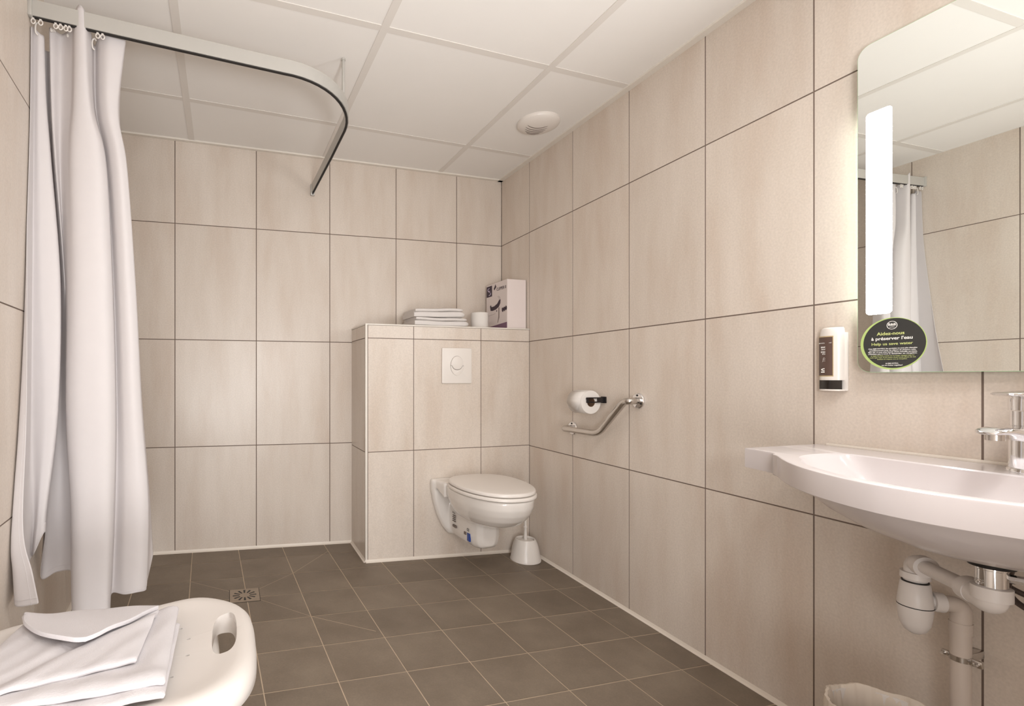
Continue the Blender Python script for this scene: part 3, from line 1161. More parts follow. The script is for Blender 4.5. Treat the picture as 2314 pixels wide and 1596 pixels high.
# ------------------------------------------------------------------ waste bin with liner
BNX, BNY = -0.330, -2.134
zf0 = fz(BNX, BNY)
bn = empty('waste_bin', (BNX, BNY, zf0), 'small waste bin with cream liner on the floor below the washbasin', 'bin')
bm = nb()
lathe(bm, [(0.080, zf0 + 0.001), (0.098, 0.276), (0.100, 0.282), (0.096, 0.282), (0.078, zf0 + 0.008)], (BNX, BNY, 0), 48)
link('body', bm, M['plastic2'], bn)
bm = nb()
rs = []
prof = [(0.104, 0.205), (0.1065, 0.240), (0.106, 0.275), (0.1035, 0.290), (0.099, 0.291), (0.094, 0.278), (0.088, 0.235), (0.083, 0.17), (0.078, 0.10), (0.06, 0.02)]
for k, (r, h) in enumerate(prof):
    ring = []
    for i in range(120):
        a = 2 * math.pi * i / 120
        wv = 0.0012 * math.sin(17 * a + k * 0.7) + 0.0012 * math.sin(37 * a - k * 1.3) + 0.0015 * math.sin(5 * a)
        hz = 0.003 * math.sin(7 * a + 1) + (0.010 * math.sin(9 * a) if k == 0 else 0)
        rr = r + wv * (1.2 if k > 4 else 0.8)
        ring.append(Vector((BNX + rr * math.cos(a), BNY + rr * math.sin(a), h + hz)))
    rs.append(ring)
rings(bm, rs, True, False, True)
link('liner', bm, M['liner'], bn)

# ------------------------------------------------------------------ wall-hung toilet
WX = -0.432
wc = empty('toilet', (WX, D1, 0.3), 'white wall hung toilet with closed lid on the tiled boxing', 'toilet')


def dshape(cx, y0, y1, hw, n=64, p=2.3):
    """egg shaped outline from y0 (wall side) to y1 (front)"""
    out = []
    ym = y0 + (y1 - y0) * 0.45
    for i in range(n):
        a = 2 * math.pi * i / n
        c, s = math.cos(a), math.sin(a)
        x = hw * math.copysign(abs(c) ** (2 / p), c)
        if s >= 0:
            y = ym + (y1 - ym) * math.copysign(abs(s) ** (2 / 2.0), s)
        else:
            y = ym + (y0 - ym) * abs(s) ** (2 / 2.8)
        out.append((cx + x, y))
    return out


bm = nb()
rs = []
for z, y0, y1, hw in ((0.283, -0.48, -0.70, 0.070), (0.291, -0.44, -0.755, 0.108), (0.310, -0.41, -0.805, 0.138), (0.338, -0.388, -0.842, 0.158), (0.370, -0.374, -0.866, 0.172),
                      (0.400, -0.365, -0.880, 0.180), (0.436, -0.362, -0.885, 0.181), (0.442, -0.366, -0.880, 0.177)):
    rs.append([Vector((x, y, z)) for x, y in dshape(WX, y0, y1, hw)])
rings(bm, rs)
# wall flange: wide at the rim, narrow at the foot
rs = []
for y, g in ((D1, 0.0), (D1 - 0.030, 0.0), (D1 - 0.045, 0.012)):
    ring = []
    prof = [(0.190, 0.452), (0.197, 0.440), (0.195, 0.390), (0.182, 0.320), (0.160, 0.250), (0.130, 0.190), (0.098, 0.152), (0.060, 0.140)]
    prof = [(a - g, z - (g * 0.7 if i == 0 else 0) + (g * 0.5 if i > 5 else 0)) for i, (a, z) in enumerate(prof)]
    for a, z in prof:
        ring.append(Vector((WX - a, y, z)))
    for a, z in prof[::-1]:
        ring.append(Vector((WX + a, y, z)))
    rs.append(ring)
rings(bm, rs)
# top deck between the wall and the bowl
rs = []
for y, hw, zb in ((D1, 0.190, 0.410), (-0.36, 0.180, 0.405), (-0.44, 0.168, 0.37)):
    rs.append([Vector((WX - hw, y, zb)), Vector((WX + hw, y, zb)), Vector((WX + hw, y, 0.442)), Vector((WX + hw - 0.008, y, 0.450)), Vector((WX - hw + 0.008, y, 0.450)), Vector((WX - hw, y, 0.442))])
rings(bm, rs)
# trap block under the bowl
rs = []
for y, hw, zb, zt in ((D1, 0.100, 0.138, 0.36), (-0.42, 0.094, 0.136, 0.36), (-0.50, 0.088, 0.134, 0.34), (-0.565, 0.080, 0.136, 0.33), (-0.600, 0.064, 0.144, 0.32), (-0.617, 0.036, 0.158, 0.31)):
    ring = []
    for k in range(24):
        a = 2 * math.pi * k / 24
        c, s = math.cos(a), math.sin(a)
        ring.append(Vector((WX + hw * math.copysign(abs(c) ** 0.45, c), y, (zb + zt) / 2 + (zt - zb) / 2 * math.copysign(abs(s) ** 0.78, s))))
    rs.append(ring)
rings(bm, rs)
bowl = link('bowl', bm, M['ceramic'], wc)
modify(bowl, ('REMESH', dict(mode='VOXEL', voxel_size=0.0055, use_smooth_shade=True)), ('SMOOTH', dict(factor=0.5, iterations=10)))
for p in bowl.data.polygons:
    p.use_smooth = True
if not bowl.data.materials:
    bowl.data.materials.append(M['ceramic'])


def puck(name, z0, z1, y0, y1, hw, m, bev, parent, dome=0.0):
    bm = nb()
    base = dshape(WX, y0, y1, hw)
    cxy = Vector((WX, (y0 + y1) / 2))
    rs = []
    seq = [(z0, -bev * 0.6), (z0 + bev * 0.4, 0)] + [(z1 - bev + bev * math.sin(t), -bev * (1 - math.cos(t))) for t in (0, 0.4, 0.8, 1.2, 1.57)]
    for z, off in seq:
        ring = []
        for x, y in base:
            v = Vector((x, y)) - cxy
            L = v.length
            v = v * ((L + off) / L)
            ring.append(Vector((cxy.x + v.x, cxy.y + v.y, z)))
        rs.append(ring)
    if dome:
        for k in (0.8, 0.5, 0.2):
            rs.append([Vector((cxy.x + (p.x - cxy.x) * k, cxy.y + (p.y - cxy.y) * k, z1 + dome * (1 - k * k))) for p in rs[6]])
    rings(bm, rs)
    return link(name, bm, m, parent, angle=50)


puck('seat', 0.4445, 0.4605, -0.392, -0.893, 0.188, M['plastic'], 0.007, wc)
puck('lid', 0.4630, 0.4810, -0.398, -0.886, 0.184, M['plastic'], 0.009, wc, dome=0.004)
for s in (-1, 1):
    bm = nb()
    lathe(bm, [(0.011, -0.018), (0.011, 0.018)], (WX + s * 0.075, -0.392, 0.4615), 20, axis='x')
    link('hinge', bm, M['plastic'], wc)
stk = None
lx = WX - 0.0925
bm = nb()
box(bm, lx + 0.0085, lx + 0.016, -0.562, -0.536, 0.172, 0.212)
link('rating_sticker', bm, M['blue'], wc, smooth=False)['label'] = 'blue square print on the side'
lettering('lettering', 'CE', 0.020, (lx + 0.0082, -0.545, 0.228), RT, UP, M['ink'], wc, bold=0.01)
bm = nb()
box(bm, lx + 0.0035, lx + 0.010, -0.528, -0.510, 0.198, 0.212)
link('printed_mark', bm, M['gapgrey'], wc, smooth=False)
for k in range(4):
    bm = nb()
    box(bm, lx - 0.0078, lx + 0.002, -0.428, -0.396 + 0.002 * (k % 2), 0.266 - 0.010 * k, 0.2685 - 0.010 * k)
    link('printed_line', bm, M['gapgrey'], wc, smooth=False)
bm = nb()
box(bm, lx - 0.0078, lx + 0.002, -0.436, -0.398, 0.206, 0.218)
link('printed_mark', bm, M['gapgrey'], wc, smooth=False)
lettering('lettering', 'IDEAL', 0.014, (lx - 0.0080, -0.416, 0.282), RT, UP, M['ink'], wc)

# flush plate
FPX_, FPZ = -0.468, 1.0695
fp_ = empty('flush_plate', (FPX_, D1, FPZ), 'square white dual flush plate on the tiled boxing', 'flush plate')
bm = nb()
fpf = lambda y: (lambda a, b, d: (FPX_ + a, y - d, FPZ + b))
prism(bm, rrect(0.180, 0.197, 0.006, 4), fpf(D1 - 0.0005), 0.010, 0.003)
link('plate', bm, M['plastic'], fp_, angle=30)
bm = nb()
prism(bm, ell(0.0405, 0.0545, 56), fpf(D1 - 0.0095), 0.0012)
link('seam', bm, M['gapgrey'], fp_, smooth=False)
big = [(0.0392 * math.cos(a), 0.0 + 0.0532 * math.sin(a)) for a in [math.pi * k / 28 for k in range(29)]] + \
      [(-0.0392 + 0.008, 0.0)] + [(0.029 * math.cos(math.pi + math.pi * k / 20), -0.001 - 0.0205 * math.sin(math.pi * k / 20)) for k in range(1, 20)] + [(0.0392 - 0.008, 0.0)]
bm = nb()
prism(bm, big, fpf(D1 - 0.0100), 0.0045, 0.0012)
link('full_flush_button', bm, M['plastic'], fp_, angle=30)
low = [(0.0392 * math.cos(math.pi + math.pi * k / 28), 0.0532 * math.sin(math.pi + math.pi * k / 28) - 0.0013) for k in range(29)] + [(0.031, -0.0018)] + \
      [(0.0305 * math.cos(-math.pi * k / 20), -0.0025 - 0.0215 * math.sin(math.pi * k / 20)) for k in range(1, 20)] + [(-0.031, -0.0018)]
bm = nb()
prism(bm, low, fpf(D1 - 0.0100), 0.0032, 0.0008)
link('half_flush_button', bm, M['plastic'], fp_, angle=30)

# toilet brush in the corner
TBX, TBY = -0.105, -0.430
zt0 = fz(TBX, TBY)
tb = empty('toilet_brush', (TBX, TBY, zt0), 'white toilet brush in a domed holder standing in the corner', 'toilet brush')
bm = nb()
lathe(bm, [(0.0830, 0.000), (0.0835, 0.006), (0.0800, 0.014), (0.0745, 0.055), (0.0660, 0.089), (0.0560, 0.112), (0.0520, 0.117), (0.0480, 0.117), (0.0470, 0.110), (0.046, 0.06)], (TBX, TBY, zt0), 48)
link('holder', bm, M['plastic'], tb)
bm = nb()
lathe(bm, [(0.044, 0.100), (0.044, 0.107), (0.030, 0.110), (0.010, 0.113), (0.0075, 0.160), (0.0070, 0.176), (0.0110, 0.178), (0.0110, 0.184), (0.0070, 0.186), (0.0060, 0.36), (0.0072, 0.42), (0.0050, 0.432)], (TBX, TBY, zt0), 24)
link('brush_handle', bm, M['plastic'], tb)

# ------------------------------------------------------------------ things on the boxing ledge
TZ = BT + 0.0042


def folded_towel(name, x0, x1, y0, y1, z0, h, layers, label, sag=0.0, seed=0):
    """a towel folded in layers: front and right are folds, the left end shows the layers"""
    t = empty(name, ((x0 + x1) / 2, (y0 + y1) / 2, z0), label, 'towel', 'folded towels on the ledge')
    rnd = random.Random(seed)
    hs = [0.0, h * 0.66, h] if layers == 2 else [h * q / layers for q in range(layers + 1)]
    for k in range(layers):
        bm = nb()
        zb = z0 + hs[k]
        lh = hs[k + 1] - hs[k]
        rs = []
        NX = 26
        for i in range(NX + 1):
            f = i / NX
            x = x0 + 0.008 * k * (1 - f) + (x1 - x0 - 0.010 * k) * f
            dz = -sag * (1 - f) ** 2 * (1 + 0.3 * k) + 0.0012 * math.sin(f * 9 + k) + 0.002 * math.sin(f * 3.1 + seed)
            end = min(1.0, (1 - f) * 14)
            r_ = lh * 0.56 * (0.55 + 0.45 * min(end, 1.0, f * 30 + 0.55) ** 0.5)
            ring = []
            for q in range(20):
                a = 2 * math.pi * q / 20
                c, s = math.cos(a), math.sin(a)
                yy = (y0 + y1) / 2 + ((y1 - y0) / 2) * math.copysign(abs(c) ** 0.30, c) * (1 - 0.10 * (1 - end) ** 2 - 0.03 * max(0.0, 1 - f * 12))
                zz = max(z0 + 0.0003, zb + lh / 2 + dz + r_ * math.copysign(abs(s) ** 0.5, s))
                ring.append(Vector((x, yy, zz)))
            rs.append(ring)
        rings(bm, rs)
        link('folded_layer', bm, M['towel'], t)
    return t


folded_towel('folded_towel', -0.705, -0.378, -0.290, -0.085, TZ, 0.050, 2, 'lower of two white folded towels on the boxing ledge', 0.001, 3)
folded_towel('folded_towel', -0.708, -0.400, -0.286, -0.090, TZ + 0.0500, 0.052, 2, 'upper of two white folded towels on the boxing ledge', 0.005, 5)

RX, RY = -0.268, -0.205
sr = empty('toilet_roll', (RX, RY, TZ), 'spare white toilet roll standing on the ledge between towels and carton', 'toilet roll')
bm = nb()
lathe(bm, [(0.021, 0.001), (0.050, 0.0), (0.0508, 0.003), (0.0508, 0.090), (0.050, 0.093), (0.022, 0.093)], (RX, RY, TZ), 48, cap0=False, cap1=False)
link('paper', bm, M['paper'], sr)
bm = nb()
lathe(bm, [(0.022, 0.093), (0.0205, 0.093), (0.0205, 0.001), (0.022, 0.001)], (RX, RY, TZ), 40, cap0=False, cap1=False)
link('core', bm, M['card'], sr)

CX0, CX1, CY0, CY1, CH = -0.131, -0.006, -0.284, -0.040, 0.288
ct = empty('hair_dryer_carton', ((CX0 + CX1) / 2, (CY0 + CY1) / 2, TZ), 'white and mauve hair dryer carton standing in the corner of the ledge', 'box')
bm = nb()
box(bm, CX0, CX1, CY0, CY1, TZ, TZ + CH, 0.0008, 1)
cb = link('carton', bm, M['carton'], ct, smooth=False)
CW = CY1 - CY0


def cf(a, b, d=0):          # a: 0 back .. 1 front, b: 0 top .. 1 bottom on the left face
    return (CX0 - 0.0003 - d, CY1 - a * CW, TZ + CH * (1 - b))


def cpoly(pts, m, name, d=0.0004):
    bm = nb()
    rings(bm, [[Vector(cf(a, b, 0)) for a, b in pts], [Vector(cf(a, b, d)) for a, b in pts]])
    return link(name, bm, m, cb, smooth=False)


cpoly([(0.02, 0.03), (0.29, 0.03), (0.29, 0.26), (0.02, 0.26)], M['purple_ink'], 'logo_panel')
cpoly([(0.38, 0.115), (0.46, 0.03), (0.50, 0.09), (0.40, 0.15)], M['purple_ink'], 'arrow_mark')
cpoly([(0.22, 0.905), (0.995, 0.865), (0.995, 0.985), (0.02, 0.985), (0.02, 0.915)], M['mauve_ink'], 'bottom_band')
cpoly([(0.19, 0.47), (0.23, 0.44), (0.27, 0.49), (0.40, 0.485), (0.55, 0.445), (0.64, 0.375), (0.70, 0.375), (0.69, 0.45), (0.62, 0.52), (0.48, 0.56), (0.33, 0.575), (0.22, 0.565)], M['purple_ink'], 'dryer_picture')
cpoly([(0.60, 0.535), (0.65, 0.53), (0.645, 0.74), (0.57, 0.86), (0.56, 0.84), (0.595, 0.72)], M['grey_ink'], 'handle_picture')
cpoly([(0.50, 0.585), (0.535, 0.58), (0.535, 0.61), (0.505, 0.612)], M['purple_ink'], 'switch_picture')
bm = nb()
for k in range(3):
    prism(bm, ell(0.010, 0.013, 16, 0, 0), lambda a, b, d, k=k: (CX0 - 0.0003 - d, CY1 - (0.80 + 0.075 * k) * CW - a, TZ + CH * (1 - 0.60 + 0.01 * k) + b), 0.0004)
link('dot_row', bm, M['purple_ink'], cb, smooth=False)
bm = nb()
for q in ([(0.56, 0.30), (0.62, 0.33), (0.655, 0.39)], [(0.60, 0.29), (0.66, 0.32), (0.685, 0.37)], [(0.10, 0.665), (0.30, 0.655), (0.46, 0.645)], [(0.78, 0.645), (0.86, 0.64), (0.94, 0.637)],
          [(0.72, 0.565), (0.85, 0.56), (0.97, 0.555)]):
    bm = nb()
    tube(bm, [cf(a, b, 0.0002) for a, b in q], 0.0006, 6)
    link('drawn_line', bm, M['grey_ink'], cb)
bm = nb()
tube(bm, catmull([cf(0.17, 0.075, 0.0006), cf(0.10, 0.085, 0.0006), cf(0.10, 0.125, 0.0006), cf(0.18, 0.155, 0.0006)], 6), 0.0022, 8)
tube(bm, catmull([cf(0.14, 0.225, 0.0006), cf(0.21, 0.215, 0.0006), cf(0.22, 0.175, 0.0006)], 6), 0.0022, 8)
link('swirl_mark', bm, M['lilac_ink'], cb)
lettering('lettering', 'CLIPPER II', 0.026, cf(0.735, 0.150, 0.0006), RT, UP, M['purple_ink'], cb, width=0.105)
lettering('lettering', 'SG', 0.016, cf(0.165, 0.145, 0.0008), RT, UP, M['lilac_ink'], cb, width=0.02)

# ------------------------------------------------------------------ paper holder and grab bar on the right wall
HY, HZ = -0.915, 0.900
ph = empty('paper_holder', (0, HY, HZ), 'black toilet paper holder arm fixed to the right wall', 'paper holder')
bm = nb()
prism(bm, rrect(0.030, 0.030, 0.002, 2), lambda a, b, d: (-0.0005 - d, HY + a, HZ + b), 0.006)
link('wall_plate', bm, M['blackgloss'], ph)
bm = nb()
b2 = nb()
o1 = [(-0.003, -0.0125), (-0.100, -0.0125), (-0.100, 0.0125), (-0.003, 0.0125)]
i1 = [(-0.040, -0.0070), (-0.090, -0.0070), (-0.090, 0.0070), (-0.040, 0.0070)]
f3 = lambda p, y: Vector((p[0], y, HZ + p[1]))
rings(b2, [[f3(p, HY - 0.006) for p in o1], [f3(p, HY + 0.001) for p in o1], [f3(p, HY + 0.001) for p in i1], [f3(p, HY - 0.006) for p in i1], [f3(p, HY - 0.006) for p in o1]], True, False, False)
merge(bm, b2)
link('arm', bm, M['blackgloss'], ph, smooth=False)
RXc = -0.071
bm = nb()
tube(bm, [(RXc - 0.026, HY - 0.004, HZ + 0.006), (RXc - 0.026, HY + 0.12, HZ + 0.006)], 0.0035, 12)
link('spindle', bm, M['blackgloss'], ph)
RZ = HZ - 0.0105
rl = empty('toilet_roll', (RXc, HY + 0.06, RZ), 'white toilet roll hanging on the black holder above the grab bar', 'toilet roll')
Y0, Y1 = HY + 0.004, HY + 0.104
bm = nb()
b2 = nb()
prof = [(0.0215, Y0), (0.0535, Y0), (0.0550, Y0 + 0.002), (0.0550, Y1 - 0.002), (0.0535, Y1), (0.0215, Y1)]
lathe(bm, [(r, y) for r, y in prof], (RXc, 0, RZ), 48, axis='y', cap0=False, cap1=False)
link('paper', bm, M['paper'], rl)
bm = nb()
lathe(bm, [(0.0216, Y0), (0.0200, Y0), (0.0200, Y1), (0.0216, Y1)], (RXc, 0, RZ), 40, axis='y', cap0=False, cap1=False)
link('core', bm, M['card'], rl)
bm = nb()
rs = []
for k in range(9):
    a = math.radians(115 + 14 * k)
    wv = 0.0006 * k
    y_a = Y0 + 0.004 + (0.0 if k < 6 else (k - 5) * 0.012)
    y_b = Y1 - 0.002 - (0.0 if k < 6 else (k - 5) * 0.012)
    r = 0.0556 + wv
    rs.append([Vector((RXc + r * math.cos(a), y_a, RZ + r * math.sin(a))), Vector((RXc + r * math.cos(a), y_b, RZ + r * math.sin(a)))])
b2 = nb()
vr = [[b2.verts.new(p) for p in r] for r in rs]
for p, q in zip(vr, vr[1:]):
    b2.faces.new((p[0], p[1], q[1], q[0]))
merge(bm, b2)
o = link('loose_sheet', bm, M['paper'], rl)
modify(o, ('SOLIDIFY', dict(thickness=0.0006)))

gbr = empty('grab_bar', (0, -0.9, 0.82), 'angled chrome grab bar on the right wall below the paper roll', 'grab bar')
bm = nb()
bx_ = -0.064
tube(bm, fillet([(-0.002, -0.697, 0.747), (bx_, -0.697, 0.747), (bx_, -0.950, 0.747), (bx_, -1.106, 0.902), (bx_, -1.135, 0.905), (-0.002, -1.120, 0.905)], [0.028, 0.04, 0.04, 0.03, 0.03], 8), 0.0148, 20)
link('rail', bm, M['steel'], gbr)
for y, z in ((-0.697, 0.747), (-1.120, 0.905)):
    bm = nb()
    lathe(bm, [(0.033, 0.0), (0.033, -0.006), (0.030, -0.009), (0.014, -0.010)], (-0.0003, y, z), 40, axis='x')
    fl_ = link('wall_flange', bm, M['chrome'], gbr)
    for k in range(3):
        a = math.radians(90 + 120 * k)
        bm = nb()
        lathe(bm, [(0.0042, 0), (0.0042, -0.002), (0.002, -0.003)], (-0.0095, y + 0.023 * math.cos(a), z + 0.023 * math.sin(a)), 14, axis='x')
        link('screw', bm, M['dark'], fl_)

# ------------------------------------------------------------------ ceiling extractor
VX, VY = -0.212, -0.706
vn = empty('air_vent', (VX, VY, ZC), 'round white air vent with curved slots in the ceiling', 'vent')
bm = nb()
lathe(bm, [(0.102, 0.004), (0.102, -0.006), (0.098, -0.013), (0.080, -0.022), (0.050, -0.029), (0.020, -0.032), (0.001, -0.0325)], (VX, VY, ZC), 64)
link('cover', bm, M['plastic'], vn)
vd = (V_F * -1)
vd = Vector((vd.x, vd.y)).normalized()
ang0 = math.atan2(-0.45, -0.9)


def vz(r):
    pr = [(0.0, -0.0325), (0.02, -0.032), (0.05, -0.029), (0.08, -0.022), (0.098, -0.013)]
    for (r0, z0), (r1, z1) in zip(pr, pr[1:]):
        if r <= r1:
            return z0 + (z1 - z0) * (r - r0) / (r1 - r0)
    return -0.012


# slots: curved louvres on the half towards the back wall
LF = Vector((syw, cyw))
LR = Vector((cyw, -syw))
for k in range(5):
    hw = (0.050, 0.054, 0.052, 0.046, 0.034)[k]
    pts, rad = [], []
    for q in range(15):
        t = -1 + 2 * q / 14
        p = Vector((VX, VY)) + LF * (-0.010 + 0.0185 * k - 0.016 * t * t) + LR * (hw * t - 0.012)
        r = (p - Vector((VX, VY))).length
        pts.append(Vector((p.x, p.y, ZC + vz(r) + 0.0002)))
        rad.append(0.0006 + 0.0019 * max(0.0, 1 - t * t) ** 0.5)
    bm = nb()
    tube(bm, pts, rad, 8)
    link('slot', bm, M['gapgrey'], vn)

# ------------------------------------------------------------------ shower rail
ZR = 2.055
RYL, RXB = -1.112, -1.212
rail = empty('curtain_rail', (RXB, RYL, ZR), 'curved aluminium shower curtain rail hung below the ceiling', 'curtain rail')
pth = [Vector((lwx(-1.165) + 0.001, -1.165, ZR)), Vector((-2.0, -1.142, ZR)), Vector((-1.62, -1.110, ZR)), Vector((-1.50, -1.100, ZR))]
arc = []
for k in range(1, 15):
    a = math.radians(90 * k / 14)
    arc.append(Vector((-1.50 + 0.290 * math.sin(a), -1.100 + 0.330 * (1 - math.cos(a)), ZR)))
pth += arc + [Vector((-1.213, -0.5, ZR)), Vector((-1.224, -0.012, ZR))]
ZR_END = 0.052
for p in pth:                        # the rail climbs a little from the back wall to the left wall
    s_ = min(1.0, max(0.0, (-p.y) / 0.75)) * 0.35 + max(0.0, (RXB - p.x) / (RXB - lwx(-1.1))) * 0.65
    k_ = 1 + s_ * ZR_END / (ZR - CZ)
    p.z = ZR + s_ * ZR_END
    p.x = CX + (p.x - CX) * k_
    p.y = CY + (p.y - CY) * k_
pth[0].x = lwx(pth[0].y) + 0.001


def rail_z(x):
    for a, b in zip(pth, pth[1:]):
        if a.x <= x <= b.x:
            t = (x - a.x) / max(1e-9, b.x - a.x)
            return a.z + (b.z - a.z) * t
    return pth[0].z


def rail_y(x):
    for a, b in zip(pth, pth[1:]):
        if a.x <= x <= b.x:
            t = (x - a.x) / max(1e-9, b.x - a.x)
            return a.y + (b.y - a.y) * t
    return pth[0].y


bm = nb()
sweep_rect(bm, pth, 0.016, 0.048)
link('track', bm, M['alu'], rail, angle=30)
bm = nb()
sweep_rect(bm, [p - Vector((0, 0, 0.0035)) for p in pth], 0.009, 0.004)
link('track_slot', bm, M['dark'], rail, angle=30)
bm = nb()
hp = min(pth[4:13], key=lambda p: abs(PX + FPX * (p - CAMP).dot(V_R) / (p - CAMP).dot(V_F) - 784))
tube(bm, [(hp.x, hp.y, hp.z + 0.040), (hp.x, hp.y, ZC + 0.003)], 0.0062, 16)
lathe(bm, [(0.0085, 0.0), (0.0085, -0.006)], (hp.x, hp.y, ZC), 20)
link('hanger_rod', bm, M['alu'], rail)
bm = nb()
box(bm, -1.236, -1.212, -0.020, -0.0005, ZR - 0.012, ZR + 0.052, 0.003)
wb_ = link('wall_bracket', bm, M['alu'], rail)
bm = nb()
lathe(bm, [(0.004, 0), (0.004, -0.004)], (-1.224, -0.0195, ZR - 0.006), 14, axis='y')
link('screw', bm, M['chrome'], wb_)
bm = nb()
p_ = pth[0]
box(bm, p_.x - 0.0005, p_.x + 0.011, p_.y - 0.015, p_.y + 0.015, p_.z - 0.004, p_.z + 0.052, 0.002)
link('wall_bracket', bm, M['alu'], rail)




for u in (75, 92, 126, 137, 149, 157, 221, 232):
    p = on(u, 60, 'y', -1.08)
    yy = rail_y(p.x)
    p = on(u, 60, 'y', yy)
    zr_ = rail_z(p.x)
    bm = nb()
    ringp = [Vector((p.x + 0.0055 * math.cos(a), yy, zr_ - 0.013 + 0.0075 * math.sin(a))) for a in [2 * math.pi * k / 16 for k in range(17)]]
    tube(bm, ringp, 0.0016, 8)
    box(bm, p.x - 0.003, p.x + 0.003, yy - 0.003, yy + 0.003, zr_ - 0.008, zr_ + 0.002)
    link('glider', bm, M['plastic'], rail)

# ------------------------------------------------------------------ shower curtain
# each column: depth (world y), photo columns at the heights below, then top and bottom photo rows
ZL = (1.88, 1.70, 1.30, 0.90, 0.60, 0.36)
cols = [
    # y top, y bottom, u top, u@1.88, 1.70, 1.30, .90, .60, .36, u bottom, v top, v bottom
    (-1.075, -1.310, 57, 57, 59, 61, 60, 52, 79, 88, 58, 1365),
    (-1.065, -1.290, 54, 54, 56, 57, 44, 23, 15, 36, 57, 1371),
    (-1.045, -1.225, 64, 64, 66, 62, 42, 34, 33, 42, 60, 1340),
    (-1.050, -1.100, 76, 78, 76, 72, 68, 72, 68, 68, 62, 1266),
    (-1.055, -1.110, 90, 88, 90, 96, 104, 88, 80, 78, 76, 1250),
    (-1.040, -1.090, 100, 104, 114, 136, 131, 106, 102, 103, 84, 1203),
    (-1.000, -0.985, 96, 104, 112, 126, 124, 106, 98, 92, 108, 1306),
    (-0.980, -0.965, 116, 116, 116, 132, 138, 136, 132, 128, 114, 1293),
    (-1.035, -0.975, 112, 116, 124, 146, 152, 158, 162, 164, 62, 1292),
    (-1.015, -1.010, 140, 138, 137, 146, 150, 161, 164, 166, 78, 1330),
    (-1.045, -1.075, 162, 160, 152, 155, 150, 160, 161, 163, 56, 1387),
    (-1.075, -1.100, 170, 168, 164, 170, 168, 174, 175, 178, 24, 1391),
    (-1.085, -1.105, 180, 184, 192, 200, 202, 205, 205, 206, 11, 1393),
    (-1.080, -1.100, 192, 200, 222, 234, 240, 240, 238, 238, 26, 1391),
    (-1.050, -1.075, 203, 209, 238, 252, 259, 256, 250, 248, 64, 1388),
    (-1.010, -1.035, 214, 217, 241, 257, 264, 262, 256, 252, 104, 1342),
    (-1.040, -1.060, 226, 228, 252, 270, 280, 284, 280, 282, 68, 1344),
    (-1.055, -1.065, 246, 244, 268, 287, 300, 312, 312, 310, 65, 1339),
    (-1.045, -1.045, 274, 262, 281, 301, 316, 332, 331, 329, 72, 1334),
    (-1.030, -1.020, 285, 268, 287, 307, 321, 336, 334, 331, 84, 1320),
    (-0.990, -0.970, 279, 270, 284, 304, 322, 338, 343, 346, 92, 1254),
]
grid = []
for (yt, yb, ut, u0, u1, u2, u3, u4, u5, ub, vt, vb) in cols:
    col = []
    d0 = on(ut, vt, 'y', yt)
    d1 = on(ub, vb, 'y', yb)
    zt_, zb_ = d0.z, d1.z
    for lev, uu in zip((zt_,) + ZL + (zb_,), (ut, u0, u1, u2, u3, u4, u5, ub)):
        f = min(1.0, max(0.0, (zt_ - lev) / (zt_ - zb_)))
        y = yt + (yb - yt) * f ** 1.8
        x = on(uu, 800, 'y', y).x
        col.append(Vector((x, y, lev)))
    if col[-1].z > col[-2].z - 0.03:
        col[-2] = col[-3].lerp(col[-1], 0.6)
    grid.append(col)
NV = 10
fine = [catmull(c, NV) for c in grid]
rows = []
for j in range(len(fine[0])):
    rows.append(catmull([c[j] for c in fine], 7))
for row in rows:                      # keep the cloth clear of the left wall
    for p in row:
        p.x = max(p.x, lwx(p.y) + 0.004)
sc_ = empty('shower_curtain', (-2.1, RYL, ZR), 'white shower curtain bunched at the left end of the curved rail', 'curtain')
bm = nb()
vr = [[bm.verts.new(p) for p in r] for r in rows]
for a, b in zip(vr, vr[1:]):
    for i in range(len(a) - 1):
        bm.faces.new((a[i], a[i + 1], b[i + 1], b[i]))
cu = link('cloth', bm, M['curtain'], sc_, angle=180)
modify(cu, ('SUBSURF', dict(levels=1, render_levels=1)), ('SOLIDIFY', dict(thickness=0.0014, offset=0)))
# stitched hem along the free edge and the foot
bm = nb()
hem = [r[2] for r in rows]
tube(bm, [p + Vector((0, -0.0012, 0)) for p in hem[40:]], 0.0006, 6)
tube(bm, [p + Vector((0, -0.0012, 0)) for p in rows[-3]], 0.0006, 6)
link('hem_stitching', bm, M['curtain'], sc_)
for u, v0, v1, y in ((83, 38, 74, -1.150), (118, 46, 66, -1.125), (155, 55, 80, -1.110), (211, 70, 108, -1.120), (240, 72, 74, -1.130)):
    y = -1.060 + (y + 1.15) * 0.75
    a = on(u, v0, 'y', y)
    a.z = min(a.z, rail_z(a.x) - 0.012)
    b = on(u, v1, 'y', y)
    bm = nb()
    tube(bm, catmull([(a.x + 0.008, y, a.z + 0.004), (a.x + 0.004, y, a.z + 0.010), (a.x - 0.002, y - 0.002, a.z + 0.002), (b.x - 0.002, y - 0.003, b.z), (b.x + 0.004, y - 0.002, b.z - 0.008)], 6), 0.0024, 10)
    link('hook', bm, M['plastic'], sc_)

# ------------------------------------------------------------------ shower stool with a folded bath mat
SZT = 0.470
SCX, SCY = -1.915, -1.762
SHW, SHD = 0.288, 0.228


